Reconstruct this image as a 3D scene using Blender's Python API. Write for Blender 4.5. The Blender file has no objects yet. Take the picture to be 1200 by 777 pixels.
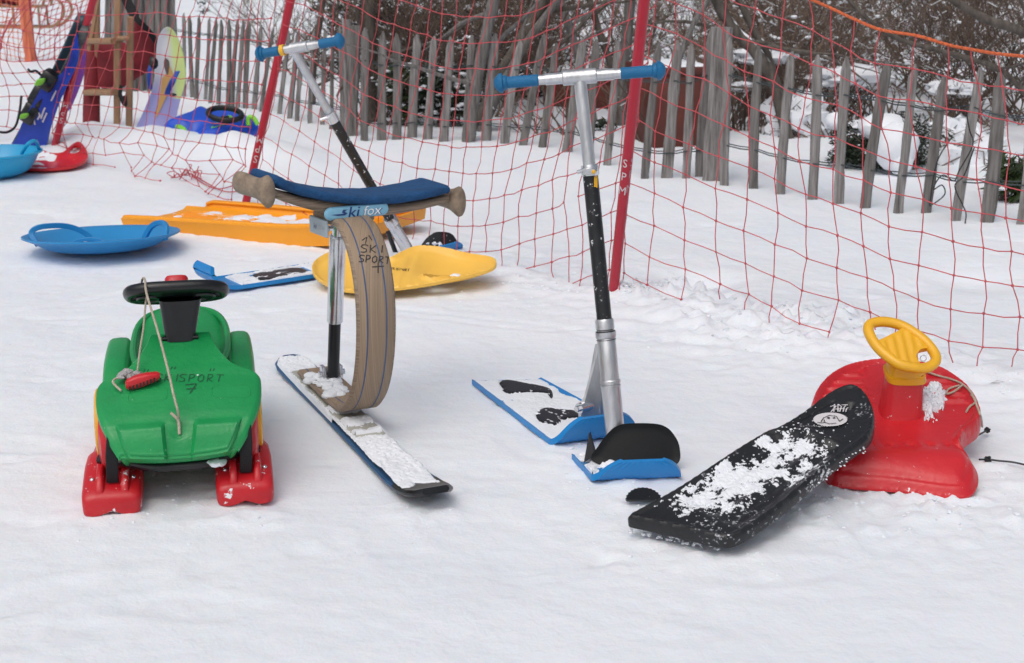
import bpy, math, random
import numpy as np
from mathutils import Vector, Matrix
from mathutils.geometry import delaunay_2d_cdt
from mathutils.bvhtree import BVHTree
random.seed(7)
R = math.radians
V = Vector
# ------------------------------------------------------------------ camera, world, sun, exposure
FPX, CH, TILT = 1667.0, 1.02, R(15.7)
scn = bpy.context.scene
cd = bpy.data.cameras.new('camera'); cam = bpy.data.objects.new('camera', cd)
scn.collection.objects.link(cam); scn.camera = cam
cam.location = (0, 0, CH); cam.rotation_euler = (math.pi/2 - TILT, 0, 0)
cd.sensor_width = 36; cd.lens = FPX/1200*36; cd.clip_start = .05; cd.clip_end = 500
cd.dof.use_dof = True; cd.dof.focus_distance = 3.1; cd.dof.aperture_fstop = 9
w = bpy.data.worlds.new('World'); scn.world = w; w.use_nodes = True
nt = w.node_tree; bg = nt.nodes['Background']
sky = nt.nodes.new('ShaderNodeTexSky'); sky.sky_type = 'NISHITA'; sky.sun_disc = False
SUN_EL, SUN_AZ = R(58), R(205)
sky.sun_elevation = SUN_EL; sky.sun_rotation = SUN_AZ
sky.air_density = 1.0; sky.dust_density = 6.0; sky.ozone_density = 1.0
hs = nt.nodes.new('ShaderNodeHueSaturation'); hs.inputs['Saturation'].default_value = .52
nt.links.new(sky.outputs[0], hs.inputs['Color']); nt.links.new(hs.outputs[0], bg.inputs['Color'])
bg.inputs['Strength'].default_value = .135
sd = bpy.data.lights.new('sun', 'SUN'); sd.energy = .8; sd.angle = R(80); sd.color = (1, .97, .93)
so = bpy.data.objects.new('sun', sd); scn.collection.objects.link(so)
dvec = V((math.sin(SUN_AZ)*math.cos(SUN_EL), math.cos(SUN_AZ)*math.cos(SUN_EL), math.sin(SUN_EL)))
so.rotation_euler = dvec.to_track_quat('Z', 'Y').to_euler(); so.location = dvec*20
vs = scn.view_settings; vs.view_transform = 'Standard'; vs.look = 'None'; vs.exposure = -0.27; vs.gamma = 1

# ------------------------------------------------------------------ measuring helpers (turn measured directions into world points)
CAM = V((0, 0, CH)); FW = V((0, math.cos(TILT), -math.sin(TILT))); UP = V((0, math.sin(TILT), math.cos(TILT)))
def ray(px, py): return V((1, 0, 0))*((px-600)/FPX) + UP*((388.5-py)/FPX) + FW
def W(px, py, zc): return CAM + ray(px, py)*zc
def G(px, py, h=0.0):
    d = ray(px, py); return CAM + d*((h-CH)/d.z)
def PL(px, py, p0, n):
    d = ray(px, py); return CAM + d*((p0-CAM).dot(n)/d.dot(n))
def vplane(p, q):
    d = q-p; return p, V((d.y, -d.x, 0)).normalized()
def lerp(a, b, t): return a+(b-a)*t
def interp(x, xs, ys): return float(np.interp(x, xs, ys))

# ------------------------------------------------------------------ noise
_rng = np.random.RandomState(3); _lat = _rng.rand(256, 256)
def vnoise(x, y):
    x = np.asarray(x, float); y = np.asarray(y, float)
    xi = np.floor(x).astype(int); yi = np.floor(y).astype(int)
    fx = x-xi; fy = y-yi; fx = fx*fx*(3-2*fx); fy = fy*fy*(3-2*fy)
    a = _lat[xi & 255, yi & 255]; b = _lat[(xi+1) & 255, yi & 255]
    c = _lat[xi & 255, (yi+1) & 255]; d = _lat[(xi+1) & 255, (yi+1) & 255]
    return (a*(1-fx)+b*fx)*(1-fy)+(c*(1-fx)+d*fx)*fy
def fbm(x, y, o=4, g=.5):
    s = 0; a = 1; t = 0
    for k in range(o):
        s = s+a*vnoise(x*2**k+k*17.3, y*2**k+k*9.1); t += a; a *= g
    return s/t-.5

# ------------------------------------------------------------------ terrain
pA, pB, pC, pR = G(287, 243), G(718, 349), G(61, 183), G(1240, 462)
pB.y -= .0
def segdist(x, y, p, q):
    dx, dy = q.x-p.x, q.y-p.y; L = dx*dx+dy*dy
    t = np.clip(((x-p.x)*dx+(y-p.y)*dy)/L, 0, 1)
    return np.hypot(x-(p.x+t*dx), y-(p.y+t*dy))
def sst(a, b, x):
    t = np.clip((x-a)/(b-a), 0, 1); return t*t*(3-2*t)
b0, b1, b2 = G(85, 176), G(215, 180), G(300, 192)
crumbs = [(G(1090, 590), .22, .018), (G(960, 590), .12, .012), (G(880, 385), .25, .03), (G(985, 385), .16, .035), (G(800, 350), .14, .04),
          (G(740, 350), .06, .03), (G(1160, 555), .10, .01), (G(500, 592), .1, .007), (G(132, 608), .09, .009), (G(292, 606), .09, .009), (G(215, 570), .14, .006), (G(670, 528), .10, .007), (G(750, 572), .12, .008), (G(790, 640), .16, .008), (G(930, 600), .12, .010)]
_r = random.Random(4)
RUTS = [(.9, 3.3, -.4, 3.9, .016, .003), (1.0, 3.25, -.3, 3.8, .016, .003), (-1.9, 3.4, -.5, 4.6, .016, .003)]
FEET = [(_r.uniform(-1.2, 1.2), _r.uniform(1.8, 4.2), _r.uniform(0, 3.1), _r.uniform(.0015, .004)) for _ in range(30)]
def terrain(x, y):
    x = np.asarray(x, float); y = np.asarray(y, float)
    h = .016*fbm(x*2.2+5, y*2.2, 3) + .007*fbm(x*9, y*9+3, 3) + .004*fbm(x*45, y*45, 2)
    for (ax, ay, bx, by, wd_, dp) in RUTS:
        dd = segdist(x, y, V((ax, ay, 0)), V((bx, by, 0)))+.012*(vnoise(x*7, y*7)-.5); h = h-dp*np.exp(-(dd/wd_)**2)+dp*.45*np.exp(-((dd-wd_*1.9)/(wd_*.7))**2)
    for (ax, ay, an, dp) in FEET:
        ca, sa = math.cos(an), math.sin(an); u = (x-ax)*ca+(y-ay)*sa; v = -(x-ax)*sa+(y-ay)*ca
        q = np.sqrt((u/.13)**2+(v/.048)**2); h = h-dp*(1-sst(.7, 1.15, q))*(1+.25*np.cos(u*210))+dp*.4*np.exp(-((q-1.25)/.2)**2)
    # trodden: short scuffs
    h = h - .006*sst(.22, .36, fbm(x*6+40, y*14+11, 3))
    dn = np.minimum(segdist(x, y, pA, pB), segdist(x, y, pB, pR))
    rough = np.exp(-(dn/.28)**2)
    h = h + rough*(.012+.055*np.abs(fbm(x*9+3, y*9+8, 3))+.015*fbm(x*30, y*30, 2))
    db = np.minimum(segdist(x, y, b0, b1), segdist(x, y, b1, b2))
    h = h + np.exp(-(db/.24)**2)*(.085+.10*fbm(x*4+9, y*4, 3))
    for p, r, a in crumbs:
        m = np.exp(-(((x-p.x)**2+(y-p.y)**2)/r**2))
        h = h + m*a*(.25+3.4*np.abs(fbm(x*22+1, y*22+5, 3)))
    # hollows where feet went in, right of the middle pole
    for p, r, a in ((G(815, 328), .10, -.06), (G(1140, 325), .14, -.035), (G(845, 345), .07, -.04), (G(1060, 335), .1, -.02)):
        h = h + a*np.exp(-(((x-p.x)**2+(y-p.y)**2)/r**2))
    # drift behind the fence and hill further off
    h = h + .35*sst(9.5, 17, y)*sst(-5, 1, x)*(.6+.8*fbm(x*.9, y*.9, 3)) + 7*sst(22, 60, y) - .03
    h = h + .03*sst(5.5, 7.5, y)
    h = np.where(np.abs(h) > 9, 9, h)
    return h + .028
def tz(p): return float(terrain(p.x, p.y))

# ------------------------------------------------------------------ materials
MATS = {}
def mat(name, col, rough=.5, var=.0, vs=8.0, bump=0.0, bs=60.0, metal=0.0, spec=.5, snow=0.0, snows=40.0, coat=0.0, stretch=None, sss=0.0, col2=None, rz=0.0):
    if name in MATS: return MATS[name]
    m = bpy.data.materials.new(name); m.use_nodes = True; n = m.node_tree; b = n.nodes['Principled BSDF']
    N = n.nodes.new; L = n.links.new
    tc = N('ShaderNodeTexCoord'); mp = N('ShaderNodeMapping'); L(tc.outputs['Object'], mp.inputs[0])
    if stretch: mp.inputs['Scale'].default_value = stretch
    mp.inputs['Rotation'].default_value = (0, 0, rz)
    b.inputs['Roughness'].default_value = rough; b.inputs['Metallic'].default_value = metal
    b.inputs['Specular IOR Level'].default_value = spec; b.inputs['Coat Weight'].default_value = coat
    if sss: b.inputs['Subsurface Weight'].default_value = sss; b.inputs['Subsurface Scale'].default_value = .012
    out = None
    c = N('ShaderNodeRGB'); c.outputs[0].default_value = (*col, 1); out = c.outputs[0]
    if var or col2:
        nz = N('ShaderNodeTexNoise'); nz.inputs['Scale'].default_value = vs; nz.inputs['Detail'].default_value = 5; nz.inputs['Roughness'].default_value = .65
        L(mp.outputs[0], nz.inputs['Vector'])
        cr = N('ShaderNodeValToRGB'); cr.color_ramp.elements[0].position = .32; cr.color_ramp.elements[1].position = .68
        lo = col2 if col2 else tuple(x*(1-var) for x in col); hi = col if col2 else tuple(min(1, x*(1+var)) for x in col)
        cr.color_ramp.elements[0].color = (*lo, 1); cr.color_ramp.elements[1].color = (*hi, 1)
        L(nz.outputs['Fac'], cr.inputs[0]); out = cr.outputs[0]
        mr = N('ShaderNodeMapRange'); mr.inputs['To Min'].default_value = max(.05, rough-.12); mr.inputs['To Max'].default_value = min(1, rough+.12)
        L(nz.outputs['Fac'], mr.inputs[0]); L(mr.outputs[0], b.inputs['Roughness'])
    if snow:
        nz = N('ShaderNodeTexNoise'); nz.inputs['Scale'].default_value = snows; nz.inputs['Detail'].default_value = 6; nz.inputs['Roughness'].default_value = .7
        L(tc.outputs['Object'], nz.inputs['Vector'])
        cr = N('ShaderNodeValToRGB'); cr.color_ramp.elements[0].position = .76-snow*.35; cr.color_ramp.elements[1].position = .79-snow*.35
        L(nz.outputs['Fac'], cr.inputs[0])
        mx = N('ShaderNodeMixRGB'); L(cr.outputs[0], mx.inputs[0]); L(out, mx.inputs[1]); mx.inputs[2].default_value = (.78, .8, .83, 1); out = mx.outputs[0]
    L(out, b.inputs['Base Color'])
    if bump:
        nz = N('ShaderNodeTexNoise'); nz.inputs['Scale'].default_value = bs; nz.inputs['Detail'].default_value = 4; L(mp.outputs[0], nz.inputs['Vector'])
        bp = N('ShaderNodeBump'); bp.inputs['Strength'].default_value = bump; bp.inputs['Distance'].default_value = .004
        L(nz.outputs['Fac'], bp.inputs['Height']); L(bp.outputs[0], b.inputs['Normal'])
    MATS[name] = m; return m
SNOW = mat('snow', (.80, .83, .88), .75, .025, 3, .55, 130, spec=.25)
def snow_ground_mat():
    m = bpy.data.materials.new('snow_ground'); m.use_nodes = True; n = m.node_tree; b = n.nodes['Principled BSDF']; N = n.nodes.new; L = n.links.new
    tc = N('ShaderNodeTexCoord')
    def nz(s, d=5, sc=None):
        a = N('ShaderNodeTexNoise'); a.inputs['Scale'].default_value = s; a.inputs['Detail'].default_value = d; a.inputs['Roughness'].default_value = .62
        if sc:
            mp = N('ShaderNodeMapping'); mp.inputs['Scale'].default_value = sc; L(tc.outputs['Object'], mp.inputs[0]); L(mp.outputs[0], a.inputs['Vector'])
        else: L(tc.outputs['Object'], a.inputs['Vector'])
        return a
    a = nz(1.3); cr = N('ShaderNodeValToRGB'); cr.color_ramp.elements[0].position = .3; cr.color_ramp.elements[1].position = .7
    cr.color_ramp.elements[0].color = (.76, .80, .865, 1); cr.color_ramp.elements[1].color = (.83, .86, .905, 1); L(a.outputs['Fac'], cr.inputs[0])
    # tiny dirt specks
    s = nz(55, 2); c2 = N('ShaderNodeValToRGB'); c2.color_ramp.elements[0].position = .775; c2.color_ramp.elements[1].position = .80; L(s.outputs['Fac'], c2.inputs[0])
    mx = N('ShaderNodeMixRGB'); L(c2.outputs[0], mx.inputs[0]); L(cr.outputs[0], mx.inputs[1]); mx.inputs[2].default_value = (.45, .43, .40, 1)
    L(mx.outputs[0], b.inputs['Base Color']); b.inputs['Roughness'].default_value = .7; b.inputs['Specular IOR Level'].default_value = .3
    f1 = nz(34, 6); f2 = nz(190, 4); f3 = nz(10, 5)
    m1 = N('ShaderNodeMath'); m1.operation = 'MULTIPLY_ADD'; L(f1.outputs['Fac'], m1.inputs[0]); m1.inputs[1].default_value = 1.0; 
    m2 = N('ShaderNodeMath'); m2.operation = 'MULTIPLY'; L(f2.outputs['Fac'], m2.inputs[0]); m2.inputs[1].default_value = .22; L(m2.outputs[0], m1.inputs[2])
    m3 = N('ShaderNodeMath'); m3.operation = 'MULTIPLY_ADD'; L(f3.outputs['Fac'], m3.inputs[0]); m3.inputs[1].default_value = 1.5; L(m1.outputs[0], m3.inputs[2])
    bp = N('ShaderNodeBump'); bp.inputs['Strength'].default_value = .31; bp.inputs['Distance'].default_value = .010
    L(m3.outputs[0], bp.inputs['Height']); L(bp.outputs[0], b.inputs['Normal'])
    b.inputs['Subsurface Weight'].default_value = .25; b.inputs['Subsurface Scale'].default_value = .01
    return m
GREEN = mat('green_plastic', (.008, .28, .075), .40, .09, 11, .22, 120, snow=.20, snows=95)
REDP = mat('red_plastic', (.52, .012, .020), .36, .07, 7, .12, 200, snow=.40, snows=38)
REDB = mat('red_plastic_plain', (.56, .016, .024), .38, .08, 9, .22, 90, coat=.05, snow=.26, snows=80)
REDD = mat('red_plastic_dull', (.36, .012, .02), .45, .08, 7)
BLK = mat('black_plastic', (.006, .007, .009), .32, .2, 12, .1, 150)
BLKD = mat('black_plastic_dusted', (.007, .008, .010), .25, .2, 12, .15, 120, snow=.30, snows=60)
def dusted():
    m = mat('black_shell_powdered', (.011, .012, .014), .38, .2, 12, .2, 140); n = m.node_tree; b = n.nodes['Principled BSDF']; N = n.nodes.new; L = n.links.new
    tc = N('ShaderNodeTexCoord'); src = b.inputs['Base Color'].links[0].from_socket
    a = N('ShaderNodeTexNoise'); a.inputs['Scale'].default_value = 150; a.inputs['Detail'].default_value = 5; L(tc.outputs['Object'], a.inputs['Vector'])
    g = N('ShaderNodeTexNoise'); g.inputs['Scale'].default_value = 9; g.inputs['Detail'].default_value = 5; L(tc.outputs['Object'], g.inputs['Vector'])
    ad = N('ShaderNodeMath'); ad.operation = 'MULTIPLY_ADD'; L(g.outputs['Fac'], ad.inputs[0]); ad.inputs[1].default_value = 1.3; L(a.outputs['Fac'], ad.inputs[2])
    cr = N('ShaderNodeValToRGB'); cr.color_ramp.elements[0].position = .58; cr.color_ramp.elements[1].position = .66; cr.color_ramp.elements[1].color = (.75, .75, .75, 1)
    dv = N('ShaderNodeMath'); dv.operation = 'MULTIPLY'; dv.inputs[1].default_value = .5; L(ad.outputs[0], dv.inputs[0]); L(dv.outputs[0], cr.inputs[0])
    cr.color_ramp.elements[0].position = .69; cr.color_ramp.elements[1].position = .76
    mx = N('ShaderNodeMixRGB'); L(cr.outputs[0], mx.inputs[0]); L(src, mx.inputs[1]); mx.inputs[2].default_value = (.72, .75, .8, 1); L(mx.outputs[0], b.inputs['Base Color']); return m
BLKS = dusted()
BLKG = mat('matt_black_plastic', (.005, .006, .007), .55, .2, 12, .1, 150, snow=.10, snows=60, spec=.3)
BLKF = mat('black_webbing', (.008, .008, .010), .85, .3, 60, .4, 400)
YEL = mat('yellow_plastic', (.80, .42, .018), .38, .05, 7, .1, 200, coat=.1)
YEL2 = mat('pale_yellow_plastic', (.87, .52, .085), .42, .04, 5, .1, 200)
ORA = mat('orange_plastic', (.86, .34, .014), .40, .05, 5, .1, 150)
BLU = mat('blue_plastic', (.008, .215, .56), .38, .06, 6, .1, 150)
BLU2 = mat('cyan_plastic', (.01, .33, .60), .35, .05, 6)
BLU3 = mat('deep_blue_plastic', (.008, .075, .55), .38, .08, 6)
BLU4 = mat('disc_blue_plastic', (.018, .24, .55), .40, .06, 6, .1, 150)
NAVY = mat('navy_plastic', (.008, .045, .40), .4, .25, 8, snow=.12, snows=25)
GRIP = mat('blue_rubber', (.003, .13, .30), .55, .08, 20, .5, 300)
CUSH = mat('blue_felt', (.008, .062, .175), .9, .22, 30, .8, 160)
ALU = mat('scuffed_aluminium', (.60, .61, .63), .36, .16, 40, .25, 120, metal=.85, stretch=(1, 1, .25))
CHR = mat('chrome_tube', (.68, .69, .71), .22, .08, 30, .1, 80, metal=.95)
BLKM = mat('scuffed_black_metal', (.010, .011, .013), .35, .3, 30, .1, 150, snow=.42, snows=60)
WOOD = mat('laminated_wood', (.40, .30, .205), .6, 0, 5, .35, 30, stretch=(120, .5, .5), col2=(.235, .165, .11), rz=-math.atan2(.406, .914))
WOODS = mat('seat_wood', (.37, .275, .19), .6, 0, 5, .4, 30, stretch=(.7, 90, 90), col2=(.21, .15, .10), rz=-math.atan2(.555, .83))
WOODE = mat('ply_edge', (.36, .275, .20), .65, 0, 60, .3, 90, stretch=(.2, .2, 6), col2=(.16, .11, .08))
WOODH = mat('handle_wood', (.35, .27, .195), .65, 0, 14, .5, 60, stretch=(3, 1, 3), col2=(.17, .125, .09))
PINE = mat('sled_wood', (.36, .22, .12), .6, 0, 10, .2, 60, stretch=(4, 4, .6), col2=(.25, .14, .075))
PICK = mat('weathered_wood', (.33, .315, .31), .85, 0, 16, .9, 60, stretch=(5, 5, .35), col2=(.105, .095, .09))
PICK2 = mat('weathered_wood_dark', (.23, .22, .212), .85, 0, 16, .9, 60, stretch=(5, 5, .35), col2=(.075, .068, .064))
BARK = mat('bark', (.145, .125, .108), .9, 0, 14, .9, 50, stretch=(3, 3, .6), col2=(.05, .042, .036))
TWIG = mat('twig', (.19, .132, .10), .9, 0, 4, col2=(.05, .038, .032))
TWIG2 = mat('twig_brown', (.26, .185, .14), .9, 0, 4, col2=(.075, .056, .046))
LEAF = mat('dark_leaf', (.022, .038, .016), .5, 0, 7, col2=(.008, .014, .008))
LEAF2 = mat('leaf_green', (.05, .085, .02), .45, 0, 9, col2=(.02, .035, .012))
CORT = mat('rust_red_metal', (.14, .032, .02), .7, 0, 5, .2, 40, col2=(.075, .018, .013))
NETM = mat('red_net_cord', (.50, .075, .09), .7, .2, 30)
ROPE = mat('orange_rope', (.60, .13, .045), .75, .25, 90, .8, 250)
ORNET = mat('orange_fabric', (.70, .20, .11), .8, .1, 20)
POLE = mat('red_pole', (.42, .010, .030), .38, .07, 5, coat=.1)
WHT = mat('white_print', (.62, .6, .62), .6)
WHT2 = mat('white_print_faint', (.50, .25, .28), .6)
INK = mat('black_marker', (.012, .012, .014), .6)
INKG = mat('faded_marker', (.008, .085, .038), .6)
INKW = mat('marker_on_wood', (.035, .03, .03), .6)
LBLUE = mat('badge_blue', (.22, .48, .66), .35, .05, 10)
DBLUE = mat('badge_print', (.012, .05, .22), .4)
STRIPE = mat('stripe_blue', (.06, .10, .20), .5, .2, 20)
CORD = mat('beige_cord', (.45, .39, .31), .85, .15, 90, .6, 400)
SKIB = mat('ski_blue', (.02, .085, .20), .4, .2, 12, snow=.15)
WIRE = mat('fence_wire', (.035, .05, .055), .6)
STRAPB = mat('strap_blue', (.01, .06, .35), .6)
LIME = mat('lime_plastic', (.22, .62, .05), .4)
CLOTH = mat('dark_red_cloth', (.19, .012, .020), .75, .3, 7, .5, 20)
PURP = mat('purple_board', (.08, .04, .42), .4, 0, 12, col2=(.30, .03, .16))
BROWNL = mat('dead_leaf', (.12, .07, .04), .8)

# ------------------------------------------------------------------ mesh helpers
COL = scn.collection
def wloc(o):
    p = V((0, 0, 0))
    while o: p += o.location; o = o.parent
    return p
class MB:
    def __init__(s): s.v = []; s.f = []; s.m = []
    def add(s, v, f, mi=0):
        n = len(s.v); s.v.extend([tuple(q) for q in v]); s.f.extend([tuple(i+n for i in g) for g in f]); s.m.extend([mi]*len(f)); return s
    def build(s, name, mats, parent=None, smooth=True, angle=40, org=None, label=None):
        me = bpy.data.meshes.new(name)
        if parent is not None: o0 = wloc(parent)
        elif org is not None: o0 = V(org)
        else: o0 = V((0, 0, 0))
        a = np.array(s.v, float)-np.array(o0)
        me.from_pydata(a.tolist(), [], s.f)
        if not isinstance(mats, (list, tuple)): mats = [mats]
        for q in mats: me.materials.append(q)
        if len(mats) > 1: me.polygons.foreach_set('material_index', s.m)
        me.validate(); me.update()
        if smooth:
            me.shade_smooth() if hasattr(me, 'shade_smooth') else me.polygons.foreach_set('use_smooth', [True]*len(me.polygons))
            try: me.set_sharp_from_angle(angle=R(angle))
            except Exception: pass
        o = bpy.data.objects.new(name, me); COL.objects.link(o)
        if parent is not None: o.parent = parent
        else: o.location = o0
        if label: o['label'] = label
        if parent is not None and name in STUFF: o['kind'] = 'stuff'
        return o
STUFF = {'snow', 'snow_flecks', 'edge_snow', 'branches', 'foliage', 'mesh_cords', 'cord_bundle', 'teeth'}
def tag(o, label, cat, group=None, kind=None):
    if label: o['label'] = label
    if cat: o['category'] = cat
    if group: o['group'] = group
    if kind: o['kind'] = kind
    return o
def thing(name, label, cat, loc, group=None):
    o = bpy.data.objects.new(name, None); COL.objects.link(o); o.empty_display_size = .05
    o.location = loc; return tag(o, label, cat, group)
def frames(pts, side=None):
    n = len(pts); T = []
    for i in range(n):
        t = pts[min(i+1, n-1)]-pts[max(i-1, 0)]; T.append(t.normalized() if t.length > 1e-9 else V((0, 0, 1)))
    if side is not None:
        out = []
        for t in T:
            s = (side-t*side.dot(t)).normalized(); out.append((t, s, t.cross(s)))
        return out
    a = V((0, 0, 1)) if abs(T[0].z) < .9 else V((1, 0, 0))
    s = T[0].cross(a).normalized(); out = []
    for t in T:
        s = (s-t*s.dot(t)); s = s.normalized() if s.length > 1e-6 else t.orthogonal().normalized()
        out.append((t, s, t.cross(s)))
    return out
def tube(mb, pts, r, n=10, caps=True, mi=0, closed=False, squash=None, side=None):
    pts = [V(p) for p in pts]
    rs = r if isinstance(r, (list, tuple)) else [r]*len(pts)
    if closed:
        m = len(pts); T = [(pts[(i+1) % m]-pts[i-1]).normalized() for i in range(m)]
        nn = sum(((pts[i]).cross(pts[(i+1) % m]) for i in range(m)), V((0, 0, 0)))
        c = sum(pts, V((0, 0, 0)))/m; nn = sum(((pts[i]-c).cross(pts[(i+1) % m]-c) for i in range(m)), V((0, 0, 0))).normalized()
        fr = [(t, nn.cross(t).normalized(), nn) for t in T]
    else: fr = frames(pts, side)
    v = []; f = []
    for p, (t, s, b), rr in zip(pts, fr, rs):
        sx, sy = (rr, rr) if squash is None else (rr*squash[0], rr*squash[1])
        for k in range(n):
            a = 2*math.pi*k/n; v.append(p+s*(math.cos(a)*sx)+b*(math.sin(a)*sy))
    m = len(pts)
    for i in range(m if closed else m-1):
        j = (i+1) % m
        for k in range(n): f.append((i*n+k, i*n+(k+1) % n, j*n+(k+1) % n, j*n+k))
    if caps and not closed: f.append(tuple(range(n))[::-1]); f.append(tuple((m-1)*n+k for k in range(n)))
    mb.add(v, f, mi); return mb
def loft(mb, rings, caps=True, mi=0):
    n = len(rings[0]); v = [p for r in rings for p in r]; f = []
    for i in range(len(rings)-1):
        for k in range(n): f.append((i*n+k, i*n+(k+1) % n, (i+1)*n+(k+1) % n, (i+1)*n+k))
    if caps: f.append(tuple(range(n))[::-1]); f.append(tuple((len(rings)-1)*n+k for k in range(n)))
    return mb.add(v, f, mi)
def spline(pts, k=6, closed=False):
    pts = [V(p) for p in pts]; n = len(pts); out = []
    def g(i): return pts[i % n] if closed else pts[max(0, min(n-1, i))]
    for i in range(n if closed else n-1):
        a, b, c, d = g(i-1), g(i), g(i+1), g(i+2)
        for j in range(k):
            t = j/k
            out.append(.5*((2*b)+(c-a)*t+(2*a-5*b+4*c-d)*t*t+(3*b-a-3*c+d)*t**3))
    if not closed: out.append(pts[-1])
    return out
def band(mb, pts, w, th, side, mi=0, mie=None, mis=None, r=0):
    """flat strap/board swept along pts; w and th may be lists"""
    pts = [V(p) for p in pts]; fr = frames(pts, side); v = []; f = []
    W_ = w if isinstance(w, (list, tuple)) else [w]*len(pts); T_ = th if isinstance(th, (list, tuple)) else [th]*len(pts)
    for p, (t, s, b), ww, tt in zip(pts, fr, W_, T_):
        e = min(ww*.12, tt*.35)
        for a, c in ((-ww/2, -tt/2+e), (-ww/2+e, -tt/2), (ww/2-e, -tt/2), (ww/2, -tt/2+e), (ww/2, tt/2-e), (ww/2-e, tt/2), (-ww/2+e, tt/2), (-ww/2, tt/2-e)):
            v.append(p+s*a+b*c)
    n = 8; m = len(pts); fm = []
    for i in range(m-1):
        for k in range(n):
            f.append((i*n+k, i*n+(k+1) % n, (i+1)*n+(k+1) % n, (i+1)*n+k)); fm.append(mi if k in (1, 5) or mie is None else mie)
    f.append(tuple(range(n))[::-1]); f.append(tuple((m-1)*n+k for k in range(n))); fm += [mi if mie is None else mie]*2
    n0 = len(mb.v); mb.v.extend([tuple(q) for q in v]); mb.f.extend([tuple(i+n0 for i in g) for g in f]); mb.m.extend(fm); return mb
def box(mb, c, X, Y, Z, hx, hy, hz, bev=.0, mi=0, taper=1.0):
    """box from half sizes along unit axes with bevelled vertical cross-section"""
    b = bev or min(hx, hy)*.08
    def ring(z, i, k=1.0):
        out = []
        for a, d in ((-hx+b+i, -hy+i), (hx-b-i, -hy+i), (hx-i, -hy+b+i), (hx-i, hy-b-i), (hx-b-i, hy-i), (-hx+b+i, hy-i), (-hx+i, hy-b-i), (-hx+i, -hy+b+i)):
            out.append(c+X*(a*k)+Y*(d*k)+Z*z)
        return out
    b2 = min(b, hz*.5)
    return loft(mb, [ring(-hz, b2*.7), ring(-hz+b2, 0), ring(hz-b2, 0, taper), ring(hz, b2*.7, taper)], True, mi)
def lathe(mb, c, Z, prof, n=24, mi=0, X=None, sx=1, sy=1, caps=True):
    X = (X if X is not None else Z.orthogonal()).normalized(); Y = Z.cross(X).normalized()
    return loft(mb, [[c+Z*z+X*(math.cos(2*math.pi*k/n)*r*sx)+Y*(math.sin(2*math.pi*k/n)*r*sy) for k in range(n)] for r, z in prof], caps, mi)
def frame_of(p0, n, u):
    n = n.normalized(); u = (u-n*u.dot(n)).normalized(); return p0, u, n.cross(u), n
def plane3(a, b, c):
    n = (b-a).cross(c-a).normalized(); return n if n.z > 0 else -n
def inpoly(x, y, P):
    x = np.asarray(x); y = np.asarray(y); ins = np.zeros(x.shape, bool); n = len(P)
    for i in range(n):
        x1, y1 = P[i]; x2, y2 = P[i-1]
        c = ((y1 > y) != (y2 > y)) & (x < (x2-x1)*(y-y1)/(y2-y1+1e-12)+x1); ins ^= c
    return ins
def pdist(x, y, P):
    x = np.asarray(x, float); y = np.asarray(y, float); d = np.full(x.shape, 1e9); n = len(P)
    for i in range(n):
        x1, y1 = P[i]; x2, y2 = P[i-1]; dx, dy = x2-x1, y2-y1; L = dx*dx+dy*dy+1e-12
        t = np.clip(((x-x1)*dx+(y-y1)*dy)/L, 0, 1); d = np.minimum(d, np.hypot(x-x1-t*dx, y-y1-t*dy))
    return d
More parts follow.
